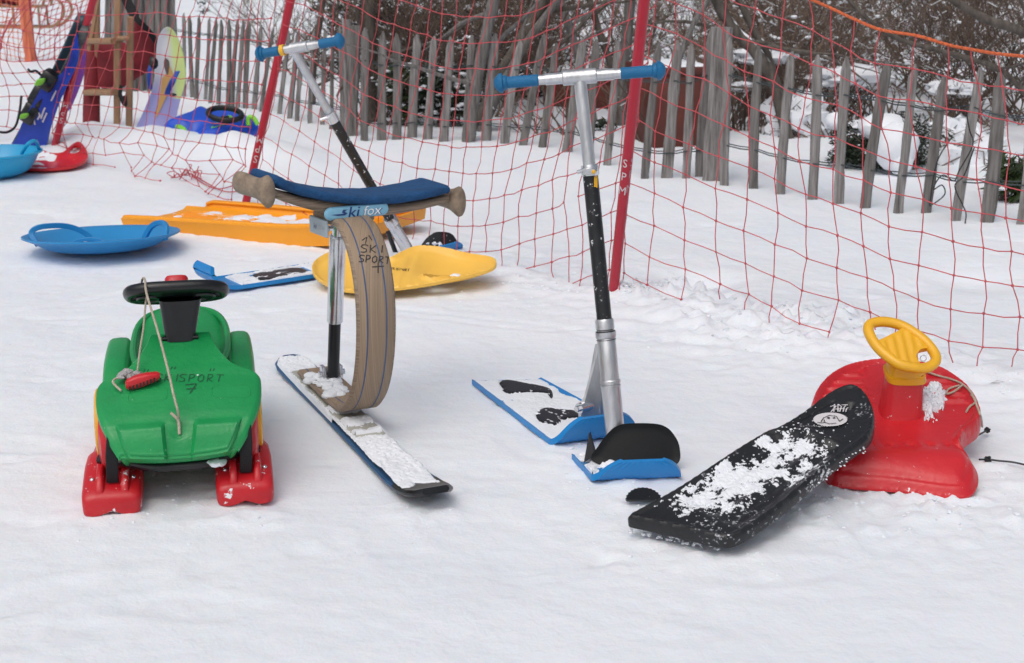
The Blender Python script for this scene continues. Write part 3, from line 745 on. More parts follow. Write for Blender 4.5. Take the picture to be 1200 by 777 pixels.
SH = [  # px, py (foot), height, spread, stems, material, snow, label
    (455, 150, .95, .6, 15, TWIG, .25, 'dark bare bush with fine twigs right beside the twin fence posts'),
    (505, 138, 1.1, .7, 18, TWIG, .20, 'dark bare bush directly behind the middle fence, left of the leaning trunks'),
    (560, 142, 1.0, .7, 17, TWIG, .25, 'tangled dark bush at the foot of the leaning grey trunk'),
    (610, 128, 1.2, .7, 18, TWIG, .25, 'tangled bush behind the left grip of the near scooter'),
    (668, 112, 1.3, .8, 16, TWIG2, .30, 'brownish bush behind the near scooter handlebar'),
    (728, 100, 1.4, .8, 16, TWIG2, .45, 'snowy bush right of the forked trunk, behind the red box'),
    (800, 95, 1.3, .9, 15, TWIG, .50, 'snow dusted bush above the rust red bin'),
    (872, 128, 1.2, .9, 17, TWIG2, .45, 'snowy tangled bush just right of the square fence post'),
    (915, 140, 1.1, .8, 16, TWIG2, .35, 'brown tangled bush left of the snow capped evergreen'),
    (958, 112, 1.4, .9, 17, TWIG2, .35, 'tall brown bush behind the snow capped evergreen'),
    (1020, 105, 1.5, .9, 17, TWIG2, .35, 'tall brown twiggy bush above the orange rope'),
    (1085, 118, 1.4, .9, 17, TWIG, .30, 'dark twiggy bush under the sweeping branch'),
    (1135, 150, 1.2, .9, 16, TWIG, .25, 'dark bush between the evergreen and the right edge'),
    (1190, 150, 1.3, .9, 16, TWIG, .22, 'dark bush at the right edge behind the last pickets'),
    (790, 172, .62, .8, 7, TWIG, .2, 'thin bare bush growing up in front of the rust red planter'),
    (700, 165, .5, .7, 4, TWIG, .2, 'few bare twigs between near scooter stem and bright red pole'),
    (645, 160, .7, .8, 6, TWIG2, .2, 'thin bare bush behind the near handlebar and in front of the low red box'),
    (340, 92, .85, 1.1, 8, TWIG2, .5, 'low snowy bush behind the far scooter handlebar'),
    (385, 100, .9, .9, 10, TWIG, .4, 'snowy bush left of the twin fence posts'),
    (300, 55, .8, 1.2, 5, TWIG2, .4, 'small sparse bush on the white slope at the back left'),
    (480, 85, 1.6, .8, 15, TWIG, .25, 'large dark bush in the back row, left of centre'),
    (570, 80, 1.7, .8, 15, TWIG, .25, 'large dark bush in the back row, at the centre'),
    (900, 62, 2.0, 1.0, 15, TWIG2, .4, 'large snowy bush in the back row above the pickets'),
    (1100, 60, 2.0, 1.0, 15, TWIG2, .3, 'large brown bush in the back row at the right'),
]
for px, py, h, sp, st, m, sn, lb in SH:
    p = B(px, py); p.z = tz(p); shrub(lb, p, h, sp, max(4, int(st*.68)), m, min(1, sn*1.25), .96)
def foliage(label, c, rx, ry, rz, n, ls, m, snowy=.1, name='evergreen_bush', cat='bush', caps=(), longleaf=2.2):
    t = thing(name, label, cat, V((c.x, c.y, tz(c)))); mb = MB(); sn = MB()
    cl = [(random.uniform(-.8, .8), random.uniform(-.8, .8), random.uniform(-.9, .8), random.uniform(.3, .55)) for _ in range(14)]
    for _ in range(n):
        a, b_, g, rr = random.choice(cl); dv = V((random.gauss(0, 1), random.gauss(0, 1), random.gauss(0, 1))).normalized()*rr*random.uniform(.55, 1)
        q = V((c.x+(a*.75+dv.x)*rx, c.y+(b_*.75+dv.y)*ry, c.z+(g*.75+dv.z)*rz))
        if q.z < 0: continue
        u = V((random.uniform(-1, 1), random.uniform(-1, 1), random.uniform(-.6, .8))).normalized(); s = u.orthogonal().normalized()
        s = (s*math.cos(random.random()*3)+u.cross(s)*math.sin(random.random()*3)).normalized(); s = (s-u*s.dot(u)).normalized()
        L = ls*random.uniform(.6, 1.3)*longleaf/2; wd_ = L/longleaf
        nn = u.cross(s)*wd_*.25
        mb.add([q-u*L, q-s*wd_*.5+nn, q+u*L, q+s*wd_*.5+nn], [(0, 1, 2), (0, 2, 3)])
        if random.random() < snowy and abs(u.z) < .6: blob(sn, q+V((0, 0, ls*.15)), ls*random.uniform(.3, .7), n=6, m=4, sz=.45)
    for cc, r_, sz in caps: blob(sn, cc, r_, n=18, m=12, sz=sz, jit=.07)
    # inner twigs
    for _ in range(min(25, n//60)):
        q = V((c.x+random.uniform(-.6, .6)*rx, c.y+random.uniform(-.6, .6)*ry, c.z+random.uniform(-.4, .8)*rz)); tube(mb, [V((c.x+random.uniform(-.1, .1), c.y, tz(c)-.02)), q], [.006, .002], 4, mi=1)
    mb.build('foliage', [m, TWIG], t, smooth=False)
    if sn.f: sn.build('snow', SNOW, t)
    return t
# snow-capped evergreen at the right: two lobes and a hanging load of snow between
cE = W(1030, 178, 6.35)
foliage('dark evergreen bush carrying a thick load of snow behind the right fence', cE, .30, .22, .17, 5200, .016, LEAF, .05,
        caps=[(W(1036, 150, 6.28), .115, .55), (W(1050, 172, 6.15), .095, 1.1), (W(980, 142, 6.35), .05, .8), (W(1010, 148, 6.4), .07, .4), (W(1056, 190, 6.12), .05, 1.2)])
foliage('glossy green rhododendron at the right edge behind the last picket', W(1192, 205, 5.6), .10, .12, .12, 420, .032, LEAF2, .12, longleaf=3.2)
foliage('laurel bush with broad dark leaves behind the twin posts', W(466, 112, 7.55), .15, .12, .20, 700, .034, LEAF2, .25, longleaf=2.6)
foliage('laurel bush with snow lying on its leaves behind the middle pickets', W(524, 112, 7.5), .20, .12, .19, 900, .034, LEAF, .28, longleaf=2.6)
foliage('dark evergreen mass right of the laurels', W(590, 90, 8.8), .3, .25, .30, 2200, .028, LEAF, .10)
foliage('dark leafy bush between scooter stem and rust red box', W(700, 150, 7.4), .10, .08, .05, 160, .028, LEAF, .1)
foliage('dark evergreen behind the left part of the middle fence', W(480, 40, 10.2), .75, .4, .6, 4200, .036, LEAF, .10)
foliage('dark evergreen behind the leaning trunks', W(600, 20, 10.8), .7, .4, .65, 3800, .036, LEAF, .10)
foliage('dark evergreen left of the right hand bushes', W(900, 60, 9.6), .5, .3, .35, 1700, .034, LEAF, .35)
foliage('small sprig of green leaves above the dense fence', W(238, 10, 9.4), .04, .03, .07, 22, .022, LEAF, .1)
# snow mounds lying on the brush, right of the square post
for px, py, zc, r_, lb in ((896, 66, 7.5, .155, 'snow pillow pressed on brush just right of the square post'), (1000, 92, 7.5, .20, 'long snow load on brush above the evergreen'),
                           (870, 102, 7.3, .075, 'small snow lump on brush beside the square post'), (1120, 104, 7.2, .13, 'snow load on brush behind the last three pickets'),
                           (935, 142, 7.2, .17, 'low snow covered bush left of the snow capped evergreen'),
                           (1122, 178, 6.5, .19, 'rounded snow covered bush behind the black cable')):
    c = W(px, py, zc); mb = MB(); n1, m1 = 34, 16; v = []; f = []
    sz = .30 if py < 130 else .72
    for a_ in range(m1+1):
        ph = math.pi*a_/m1
        for k in range(n1):
            an = 2*math.pi*k/n1; q = r_*(1+1.1*float(fbm(an*2.2+px, ph*2.5+py, 4)))
            v.append(c+V((math.sin(ph)*math.cos(an)*q, math.sin(ph)*math.sin(an)*q*.6, math.cos(ph)*q*sz)))
    for a_ in range(m1):
        for k in range(n1): f.append((a_*n1+k, a_*n1+(k+1) % n1, (a_+1)*n1+(k+1) % n1, (a_+1)*n1+k))
    mb.add(v, f)
    # supporting twigs
    t = thing('snow_laden_brush', lb, 'bush', V((c.x, c.y, tz(c)))); mb.build('snow', SNOW, t)
    m2 = MB()
    for _ in range(int(420*r_)):
        a = random.uniform(0, 6.28); q = c+V((math.cos(a)*r_*random.uniform(.3, 1.25), -abs(math.sin(a))*r_*.65, random.uniform(-.5, .9)*r_*sz*1.3))
        b_ = V((c.x+random.uniform(-1.1, 1.1)*r_, c.y+random.uniform(-.7, .7)*r_, tz(c)-.03)); tube(m2, [b_, lerp(b_, q, .6)+V((random.uniform(-.04, .04), 0, .03)), q], [.004, .003, .001], 4)
    m2.build('branches', TWIG, t)
# trunks
def trunk(label, pts, r, m=BARK, name='tree_trunk', limbs=0, snow=False, group=None):
    x9, y9, dpt = pts[-1]; g9 = G(x9, y9); g9.z = 0; P = spline([PL(q[0], q[1], g9, V((0, 1, 0))) for q in pts], 6); n = len(P); b = P[-1]
    t = thing(name, label, 'tree', V((b.x, b.y, tz(b)))); mb = MB()
    rs = [.60*lerp(r[0], r[1], k/(n-1))*(1+.07*math.sin(k*1.7)) for k in range(n)]
    tube(mb, P, rs, 10)
    for L in range(limbs):
        k = random.randrange(1, n-2); p = P[k]; d = V((random.uniform(-1, 1), random.uniform(-.5, .5), random.uniform(-.1, .8))).normalized(); pp = [p]
        for j in range(7):
            d = (d+V((random.uniform(-1, 1), random.uniform(-1, 1), random.uniform(-1, 1)))*.22).normalized(); pp.append(pp[-1]+d*.11)
        tube(mb, pp, [rs[k]*.45*(1-j/8.5) for j in range(8)], 6)
    mb.build('trunk', m, t, angle=60)
    if snow:
        m2 = MB(); tube(m2, [p+V((0, -.002, rs[k]*.72)) for k, p in enumerate(P)], [q*.55 for q in rs], 8); m2.build('snow', SNOW, t)
    return t
random.seed(5)
trunk('straight grey trunk leaning right behind the middle pickets', [(592, -60, 8.2), (572, 30, 8.1), (556, 110, 8.0), (548, 172, 7.9)], (.042, .06), PICK2, limbs=3)
trunk('thick brown trunk slanting right, left of the near handlebar', [(668, -60, 8.0), (628, 18, 7.9), (590, 85, 7.8), (556, 158, 7.7)], (.05, .07), BARK, limbs=3)
trunk('thin grey trunk slanting right above the left grip of the near scooter', [(690, -50, 8.4), (648, 8, 8.3), (612, 58, 8.2), (580, 118, 8.0), (562, 160, 7.9)], (.03, .045), PICK2, limbs=2)
trunk('forked grey trunk leaning left above the near handlebar', [(640, -50, 8.4), (661, 15, 8.3), (676, 60, 8.2), (690, 120, 8.1), (698, 152, 8.0)], (.035, .045), PICK, limbs=2, snow=True)
trunk('dark trunk leaning left just left of the red pole', [(676, -50, 9.0), (700, 30, 9.0), (716, 75, 9.0), (742, 140, 9.0)], (.03, .04), BARK, limbs=3)
trunk('upright grey trunk beside the bright red pole', [(742, -60, 8.8), (737, 20, 8.7), (729, 90, 8.6), (726, 152, 8.5)], (.045, .055), PICK2, limbs=2)
trunk('slanting grey trunk behind the pickets left of the square post', [(850, -30, 7.4), (812, 30, 7.3), (790, 85, 7.2), (762, 150, 7.1), (752, 170, 7.0)], (.02, .03), PICK2, limbs=2, snow=True)
trunk('dark broad trunk behind the twin fence posts', [(428, -60, 8.3), (432, 20, 8.2), (434, 90, 8.2), (434, 148, 8.1)], (.055, .07), BARK, limbs=3)
trunk('brown trunk slanting down to the right behind the square post', [(800, -70, 8.0), (836, -5, 7.9), (860, 35, 7.8), (884, 60, 7.8), (905, 92, 7.8), (925, 168, 7.8)], (.045, .05), BARK, limbs=3, snow=True)
trunk('snow lined branch slanting right above the right fence', [(840, -50, 7.9), (866, 0, 7.9), (885, 40, 7.9), (902, 70, 7.9), (930, 166, 7.8)], (.028, .03), BARK, limbs=3, snow=True)
trunk('long dark bough sweeping across the top right corner', [(1062, -60, 6.6), (1105, -10, 6.7), (1150, 20, 6.8), (1195, 36, 6.9), (1260, 70, 7.1), (1300, 180, 7.2)], (.026, .045), BARK, limbs=6)
trunk('thin dark bough crossing the upper right bushes', [(960, -60, 7.5), (990, -5, 7.6), (1045, 42, 7.6), (1110, 62, 7.6), (1180, 88, 7.6), (1250, 170, 7.5)], (.013, .028), BARK, limbs=7)
trunk('dark thin trunk behind the far scooter stem', [(386, -60, 7.8), (377, 10, 7.8), (368, 70, 7.8), (366, 128, 7.8)], (.03, .035), BARK, limbs=2)

# rust red boxes behind the fence
def bin_(label, a, b, dep, h, lean=0):
    X = (b-a).normalized(); Y = V((-X.y, X.x, 0)); c = (a+b)/2+Y*dep/2; w2 = (b-a).length/2
    t = thing('planter_box', label, 'planter', V((c.x, c.y, 0))); mb = MB()
    box(mb, c+V((0, 0, h/2)), X, Y, V((0, 0, 1)), w2, dep/2, h/2+.03, .006); mb.build('shell', CORT, t)
    m2 = MB(); box(m2, c+V((0, 0, h+.02)), X, Y, V((0, 0, 1)), w2+.008, dep/2+.008, .018, .004); m2.build('rim', CORT, t)
    fr = (c+V((0, 0, h+.038)), X, Y, V((0, 0, 1))); P = [(-w2, -dep/2), (w2, -dep/2), (w2, dep/2), (-w2, dep/2)]
    pl = Plate(fr, P, lambda x, y, d: .018*np.sqrt(np.clip(d/.05, 0, 1))+.03*fbm(x*9, y*9, 3)-.006, lambda x, y, d: 0*x-.001, .02); m3 = MB(); pl.into(m3); m3.build('snow', SNOW, t)
bin_('rust red planter box with dark front beside the square fence post', G(766, 178), G(832, 175), .38, .36)
bin_('low rust red box half hidden behind the near handlebar', G(636, 130), G(716, 133), .4, .17)

# cable and zip tie on right fence
mb = MB(); n0 = G(1100, 225)
pts = [PL(x, y, G(1115, 262), V((0, 1, 0))) for x, y in ((1132, 130), (1136, 152), (1140, 170), (1124, 200), (1118, 212), (1106, 205), (1098, 212), (1094, 222), (1104, 217), (1107, 228), (1092, 240), (1090, 236), (1098, 190), (1116, 160))]
tube(mb, spline(pts, 6), .0024, 6)
pts = [PL(x, y, G(1115, 262), V((0, 1, 0))) for x, y in ((1142, 172), (1130, 205), (1119, 218), (1128, 240), (1132, 250), (1131, 262))]
tube(mb, spline(pts, 6), .0024, 6)
o = mb.build('cable', BLK, org=V((pts[-1].x, pts[-1].y, 0))); tag(o, 'black cable looped over the pickets at the right', 'cable')
mb = MB(); pl_ = (G(1155, 258), V((0, 1, 0)))
pts = [PL(x, y, *pl_)+V((0, -.03, 0)) for x, y in ((1153, 244), (1158, 230), (1164, 219), (1166, 222), (1161, 234), (1154, 246))]
tube(mb, spline(pts, 4), .0028, 6); o = mb.build('zip_tie', WHT, org=V((pts[0].x, pts[0].y, 0))); tag(o, 'white zip tie holding the net to a picket', 'tie')

# ================================================================== FAR LEFT OBJECTS
Zax = V((0, 0, 1))
# wooden sledges stacked behind far net
def sledge(label, px, py, clothm):
    b = G(px, py); t = thing('wooden_sledge', label, 'sledge', b, None)
    for dy in (0, .28):
        pts = [b+V((x, dy, z)) for x, z in ((-.55, .03), (-.2, .03), (.15, .03), (.28, .06), (.38, .16), (.38, .27), (.30, .34), (.20, .33), (.17, .25))]
        mb = MB(); tube(mb, spline(pts, 6), .016, 8); mb.build('runner', PINE, t)
        for x in (-.45, -.15, .12):
            m2 = MB(); tube(m2, [b+V((x, dy, .03)), b+V((x, dy, .24))], .013, 6); m2.build('upright', PINE, t)
    for k in range(5):
        mb = MB(); box(mb, b+V((-.22, .02+k*.06, .25)), V((1, 0, 0)), V((0, 1, 0)), Zax, .36, .022, .01); mb.build('slat', PINE, t)
    mb = MB(); rings = []
    for k in range(9):
        x = -.55+k*.06; rings.append([b+V((x+.06*math.sin(a*3+k), .13+math.cos(a)*.17*(1-.05*math.sin(k*2)), .42+math.sin(a)*.16*(1+.1*math.sin(k*1.7+a*2)))) for a in [2*math.pi*j/16 for j in range(16)]])
    loft(mb, rings); mb.build('seat_cloth', clothm, t)
sledge('curved runner wooden sledge with red cloth behind the far net', 34, 36, CLOTH)
# blue knob at left edge
mb = MB(); c = W(-1, 122, 6.9); lathe(mb, c-V((.02, 0, .02)), V((.4, -.4, .8)).normalized(), [(.008, -.03), (.016, -.02), (.018, 0), (.017, .015), (.01, .026), (.002, .03)], 14)
tube(mb, [c-V((.02, 0, .03)), V((c.x-.14, c.y+.03, tz(c)+.0))], .012, 8)
t = thing('plastic_sled', 'sled of which only a small blue rounded handle pokes in at the left edge', 'sled', V((c.x-.14, c.y+.03, 0))); mb.build('handle', BLU3, t)

# cyan sled at left edge
c = G(-22, 214); t = thing('bowl_sled', 'cyan plastic bowl sled cut off by the left edge', 'sled', c)
mb = MB(); rr = .215
prof = [(.02, .0), (.10, .003), (.155, .03), (.185, .07), (.20, .10), (rr, .105), (rr, .112), (.195, .112), (.178, .075), (.15, .04), (.10, .014), (.001, .012)]
lathe(mb, c+V((0, .14, 0)), Zax, prof, 40); mb.build('bowl', BLU2, t)
mb = MB(); pts = [c+V((.14, .12, .105)), c+V((.18, .10, .15)), c+V((.20, .14, .155)), c+V((.19, .20, .11))]; tube(mb, spline(pts, 5), .008, 8); mb.build('handle', BLU2, t)

# red sled at the left
fr = frame_of(G(60, 193, .03), V((0, -.10, 1)), V((1, 0, 0)))
P = outline(fr, [(-6, 182), (8, 178), (30, 176), (48, 177), (60, 181), (74, 180), (85, 171), (93, 168), (100, 175), (103, 184), (100, 190), (86, 196), (60, 199), (35, 199), (10, 198), (-6, 192)], 5)
H = outline(fr, [(81, 180), (85, 174), (92, 172), (96, 176), (92, 180), (86, 182)], 3)
def zf(x, y, d): return .008*np.exp(-(d/.012)**2)-.012*sst(.01, .06, d)+.004*np.sin(x*60)*sst(.03, .06, d)
pl = Plate(fr, P, zf, .012, .012, [H]); t = thing('plate_sled', 'red plastic seat sled with a handle hole at the foot of the leftmost pole', 'sled', G(60, 193))
mb = MB(); pl.into(mb); mb.build('shell', REDB, t)
m2 = pl.snow(lambda x, y, d: np.where(x < -.02, fbm(x*14+2, y*22, 4)+.0, -1)-.02, .006, .005); m2.build('snow', SNOW, t) if m2.f else None

# leaning bundle: skis and boards
def board3(name, label, cat, px, zb, zt, th, m, parent=None, k=4, zfun=None, holes=None, res=.012, ypx=None):
    """leaning board: outline measured, foot at depth zb (lowest pixel), top at depth zt"""
    ys_ = [p[1] for p in px]; y1, y0 = max(ys_), min(ys_); xm = sum(p[0] for p in px)/len(px)
    a = W(xm, y1, zb); b = W(xm, y0, zt); u = (b-a).normalized(); n = V((1, 0, 0)).cross(u).normalized()
    if n.y > 0: n = -n
    fr = frame_of(a, n, V((1, 0, 0))); P = outline(fr, px, k)
    pl = Plate(fr, P, zfun or (lambda x, y, d: .006*np.exp(-(d/.01)**2)), th, res)
    mb = MB(); pl.into(mb)
    if parent is None:
        o = mb.build(name, m, org=V((a.x, a.y, 0))); tag(o, label, cat)
    else: o = mb.build(name, m, parent)
    return o, pl
zf_ = 6.86
t = thing('sled_board', 'navy blue plastic sled board leaning against the leftmost pole', 'sled', G(35, 176))
o_, plb = board3('shell', None, None, [(12, 178), (20, 160), (27, 142), (40, 118), (51, 100), (64, 92), (74, 84), (84, 60), (90, 40), (92, 70), (80, 98), (70, 120), (60, 148), (49, 178)], 6.72, 6.36, .018, NAVY, t)
mb = MB(); tr = MB(); plb.into(tr); ribbon_px(mb, [[(44, 140), (47, 135), (45, 131)], [(48, 139), (51, 130), (53, 126)], [(41, 146), (40, 140)], [(50, 143), (55, 132)], [(60, 118), (66, 106)]], bvh(tr), .007, .002); mb.build('print', WHT, t)
t = thing('pair_of_skis', 'black and lime short skis with bindings leaning at the far left', 'skis', G(22, 172))
def ski(pts, w_, m_, nm, th_=.012): 
    mb = MB(); band(mb, spline([W(*p) for p in pts], 6), w_, th_, V((1, .25, 0)).normalized()); mb.build(nm, m_, t)
ski([(14, 178, 6.78), (45, 122, 6.68), (70, 75, 6.55), (86, 40, 6.45), (93, 24, 6.42), (96, 17, 6.45)], .040, mat('ski_teal', (.01, .07, .11), .35, 0, 26, col2=(.03, .05, .06)), 'ski')
ski([(22, 178, 6.74), (52, 128, 6.64), (76, 85, 6.5), (92, 52, 6.4), (99, 36, 6.38), (102, 28, 6.42)], .040, mat('ski_black', (.012, .012, .016), .35, 0, 26, col2=(.10, .11, .11)), 'ski')
mb = MB(); 
for (x, y, zc, l) in ((36, 132, 6.62, .10), (46, 112, 6.58, .10), (57, 94, 6.5, .09)):
    c = W(x, y, zc); d = (W(70, 75, 6.5)-W(30, 145, 6.65)).normalized(); X = d.cross(V((0, 1, 0))).normalized(); box(mb, c, X, d.cross(X).normalized(), d, .035, .03, l/2, .008)
mb.build('binding', BLK, t)
mb = MB()
for (x, y, zc, l) in ((52, 96, 6.44, .04), (33, 136, 6.56, .03)):
    mb = MB(); c = W(x, y, zc)-V((.02, 0, 0)); box(mb, c, V((1, 0, 0)), V((0, 1, 0)), d, .016, .02, l/2, .006); mb.build('binding_plate', LIME, t)
mb = MB(); tube(mb, spline([W(48, 88, 6.4), W(42, 83, 6.38), W(36, 84, 6.36), (W(33, 81, 6.36))], 5), .006, 6); mb.build('brake_lever', BLK, t)
mb = MB(); tube(mb, spline([W(25, 113, 6.6), W(23, 130, 6.5), W(18, 148, 6.4), W(8, 155, 6.35), W(-4, 154, 6.3)], 6), .006, 6); mb.build('leash', BLK, t)
o, _ = board3('snowboard', 'purple printed board behind the leftmost pole', 'snowboard', [(74, 128), (76, 100), (84, 76), (93, 52), (99, 42), (101, 58), (99, 84), (92, 106), (82, 128)], 7.0, 6.75, .012, PURP)

# upright wooden sledge with red cloth
bx = G(128, 158); t = thing('upright_sledge', 'wooden sledge stood on end with dark red cloth seat', 'sledge', bx)
def rail(x0, y0, x1, y1, z0, z1, w_=.03, nm='rail', m_=PINE, th=.022):
    mb = MB(); a, b = W(x0, y0, z0), W(x1, y1, z1); band(mb, [a, lerp(a, b, .5), b], w_, th, V((1, 0, 0))); mb.build(nm, m_, t)
rail(137, 160, 138, -40, 7.30, 7.0, .032); rail(151, 160, 153, 20, 7.35, 7.05, .032)
rail(114, 158, 114, -40, 7.55, 7.25, .026); rail(104, 60, 122, -40, 7.30, 7.2, .02)
def rung(x0, x1, y, z0, z1, hh=.028):
    mb = MB(); a, b = W(x0, y, z0), W(x1, y, z1); band(mb, [a, b], .06, hh, V((0, 1, 0))); mb.build('slat', PINE, t)
rung(103, 136, 48, 7.32, 7.1); rung(103, 136, 108, 7.42, 7.2); rung(136, 151, 45, 7.08, 7.1, .022); 
def cloth(px, zc, dep, nm='seat_cloth', m_=CLOTH, zt=None):
    a = W(px[0][0], max(p[1] for p in px), zc); fr = frame_of(a, V((0, -1, .12)), V((1, 0, 0))); P = outline(fr, px, 4)
    pl = Plate(fr, P, lambda x, y, d: dep*np.sqrt(np.clip(d/.05, 0, 1))+.014*fbm(x*12, y*8, 3), lambda x, y, d: -dep*np.sqrt(np.clip(d/.05, 0, 1)), .012); mb = MB(); pl.into(mb); mb.build(nm, m_, t)
cloth([(98, 160), (98, 100), (101, 50), (104, 30), (116, 36), (117, 100), (114, 160)], 7.48, .03)
cloth([(116, 100), (115, 54), (130, 50), (150, 54), (149, 98), (132, 102)], 7.42, .02)
t2 = thing('red_bag', 'rounded dark red bag hanging behind the upright wooden sledge', 'bag', G(165, 140)); t = t2
cloth([(149, 96), (150, 40), (156, 27), (164, 22), (172, 32), (180, 48), (184, 70), (178, 80), (160, 92)], 7.6, .05, 'bag_body')
mb = MB(); band(mb, spline([W(138, -20, 7.5), W(152, 8, 7.45), W(160, 22, 7.4), W(172, 34, 7.42), (W(183, 50, 7.5)), W(184, 62, 7.55)], 6), [.05]*12+[.03]*19, .008, V((1, 0, .5))); mb.build('strap', BLKF, t)
mb = MB(); band(mb, spline([W(142, 100, 7.2), W(141, 112, 7.2), W(147, 124, 7.2), W(146, 112, 7.2)], 4), .02, .006, V((1, 0, 0))); mb.build('strap', BLKF, t)

# pale mini snowboard (coloured by its own height)
def grad_mat():
    m = bpy.data.materials.new('pale_board_print'); m.use_nodes = True; n = m.node_tree; b = n.nodes['Principled BSDF']; N = n.nodes.new; L = n.links.new
    tc = N('ShaderNodeTexCoord'); sp = N('ShaderNodeSeparateXYZ'); L(tc.outputs['Object'], sp.inputs[0])
    cr = N('ShaderNodeValToRGB'); e = cr.color_ramp.elements; e[0].position = .24; e[0].color = (.36, .36, .66, 1); e[1].position = .34; e[1].color = (.66, .67, .72, 1)
    L(sp.outputs['Z'], cr.inputs[0])
    c2 = N('ShaderNodeValToRGB'); e = c2.color_ramp.elements; e[0].position = .52; e[0].color = (0, 0, 0, 1); e[1].position = .60; e[1].color = (1, 1, 1, 1)
    ma = N('ShaderNodeMath'); ma.operation = 'MULTIPLY_ADD'; L(sp.outputs['X'], ma.inputs[0]); ma.inputs[1].default_value = 2.2; ma.inputs[2].default_value = .19; L(ma.outputs[0], c2.inputs[0])
    mz = N('ShaderNodeMath'); mz.operation = 'GREATER_THAN'; L(sp.outputs['Z'], mz.inputs[0]); mz.inputs[1].default_value = .22
    mu = N('ShaderNodeMath'); mu.operation = 'MULTIPLY'; L(c2.outputs[0], mu.inputs[0]); L(mz.outputs[0], mu.inputs[1])
    mx = N('ShaderNodeMixRGB'); L(mu.outputs[0], mx.inputs[0]); L(cr.outputs[0], mx.inputs[1]); mx.inputs[2].default_value = (.60, .74, .28, 1); L(mx.outputs[0], b.inputs['Base Color']); b.inputs['Roughness'].default_value = .4
    return m
bs = G(185, 158); t = thing('mini_snowboard', 'pale plastic mini snowboard fading from lime to lilac stood upright in the snow', 'snowboard', bs)
o, pls = board3('board', None, None, [(152, 162), (160, 148), (168, 132), (176, 112), (181, 95), (183, 70), (185, 48), (190, 36), (197, 31), (205, 37), (211, 50), (216, 68), (218, 92), (211, 118), (206, 140), (200, 162)], 7.15, 6.95, .012, grad_mat(), t,
                 zfun=lambda x, y, d: .012*np.exp(-(d/.014)**2)+.012*sst(.45, .62, y)-.0)
tr = MB(); pls.into(tr); bt = bvh(tr)
def patch(px, m_, nm, off=.004):
    P = spline([V((a, b, 0)) for a, b in px], 4, True); v = []
    for q in P:
        h = bt.ray_cast(CAM, ray(q.x, q.y).normalized())
        if h[0] is None: continue
        v.append(h[0]-ray(q.x, q.y).normalized()*off)
    mb = MB(); mb.add(v, [tuple(range(len(v)))]); mb.build(nm, m_, t, smooth=False)
patch([(196, 74), (200, 80), (203, 90), (199, 104), (192, 120), (185, 134), (181, 139), (184, 126), (188, 108), (190, 92), (196, 84)], mat('print_orange', (.62, .36, .12), .5), 'print')
patch([(194, 68), (198, 72), (198, 80), (196, 88), (193, 80), (192, 73)], mat('print_brown', (.12, .09, .08), .5), 'print', .006)
for pts, wd in (([(179, 70, 6.95), (176, 80, 6.93), (175, 92, 6.95), (176, 104, 7.0)], .022), ([(208, 84, 6.95), (203, 94, 6.92), (198, 104, 6.95), (196, 110, 7.0)], .028)):
    mb = MB(); band(mb, spline([W(*p) for p in pts], 5), wd, .008, V((1, 0, .3))); mb.build('foot_strap', STRAPB, t)
mb = MB(); blob(mb, W(179, 74, 6.9), .022, sz=1.4); mb.build('binding_pad', BLK, t)
mb = MB(); blob(mb, W(203, 111, 6.92), .016, sz=.5); mb.build('binding_pad', BLK, t)

# blue bob with black wheel
bb = G(245, 168); t = thing('steering_bob', 'blue bob sled with black steering wheel and lime handles behind the net', 'sled', bb)
fr = frame_of(G(245, 160, .065), V((.05, -.28, 1)), V((1, 0, 0)))
P = outline(fr, [(192, 149), (206, 142), (220, 137), (229, 131), (243, 131), (252, 136), (272, 133), (290, 140), (303, 148), (300, 154), (287, 159), (268, 162), (250, 167), (238, 169), (222, 162), (205, 154)], 4)
pl = Plate(fr, P, lambda x, y, d: .05*np.sqrt(np.clip(d/.05, 0, 1))-.05*np.exp(-((x+.08)**2+(y-.02)**2)/.05**2)+.03*np.exp(-((x-.1)**2+(y+.02)**2)/.08**2), lambda x, y, d: 0*x-.03+.01*np.clip(d/.05, 0, 1), .012)
mb = MB(); pl.into(mb); mb.build('shell', BLU3, t)
mb = MB(); pc = W(264, 141, 6.88); ring = [pc+V((math.cos(a)*.080, math.sin(a)*.06, math.sin(a)*.022+.03-.01*math.cos(a))) for a in [2*math.pi*k/24 for k in range(24)]]; tube(mb, ring, .014, 8, closed=True)
tube(mb, [pc+V((0, 0, -.05)), pc+V((0, 0, .02))], .02, 8); mb.build('steering_wheel', BLK, t)
tr = MB(); pl.into(tr); bt = bvh(tr); patch([(247, 150), (256, 142), (268, 135), (273, 138), (268, 144), (256, 148)], LIME, 'stripe', .004)
for pts in (((206, 151, 6.95), (209, 148, 6.9), (216, 152, 6.85), (218, 158, 6.85)), ((291, 147, 6.9), (291, 138, 6.9), (297, 138, 6.9), (302, 146, 6.9))):
    mb = MB(); tube(mb, spline([W(*p) for p in pts], 5), .011, 8); mb.build('handle', LIME, t)
mb = MB(); box(mb, W(277, 161, 6.80), V((.93, .2, .1)).normalized(), V((-.2, .97, 0)).normalized(), V((0, 0, 1)), .05, .05, .016); mb.build('runner', BLK, t)

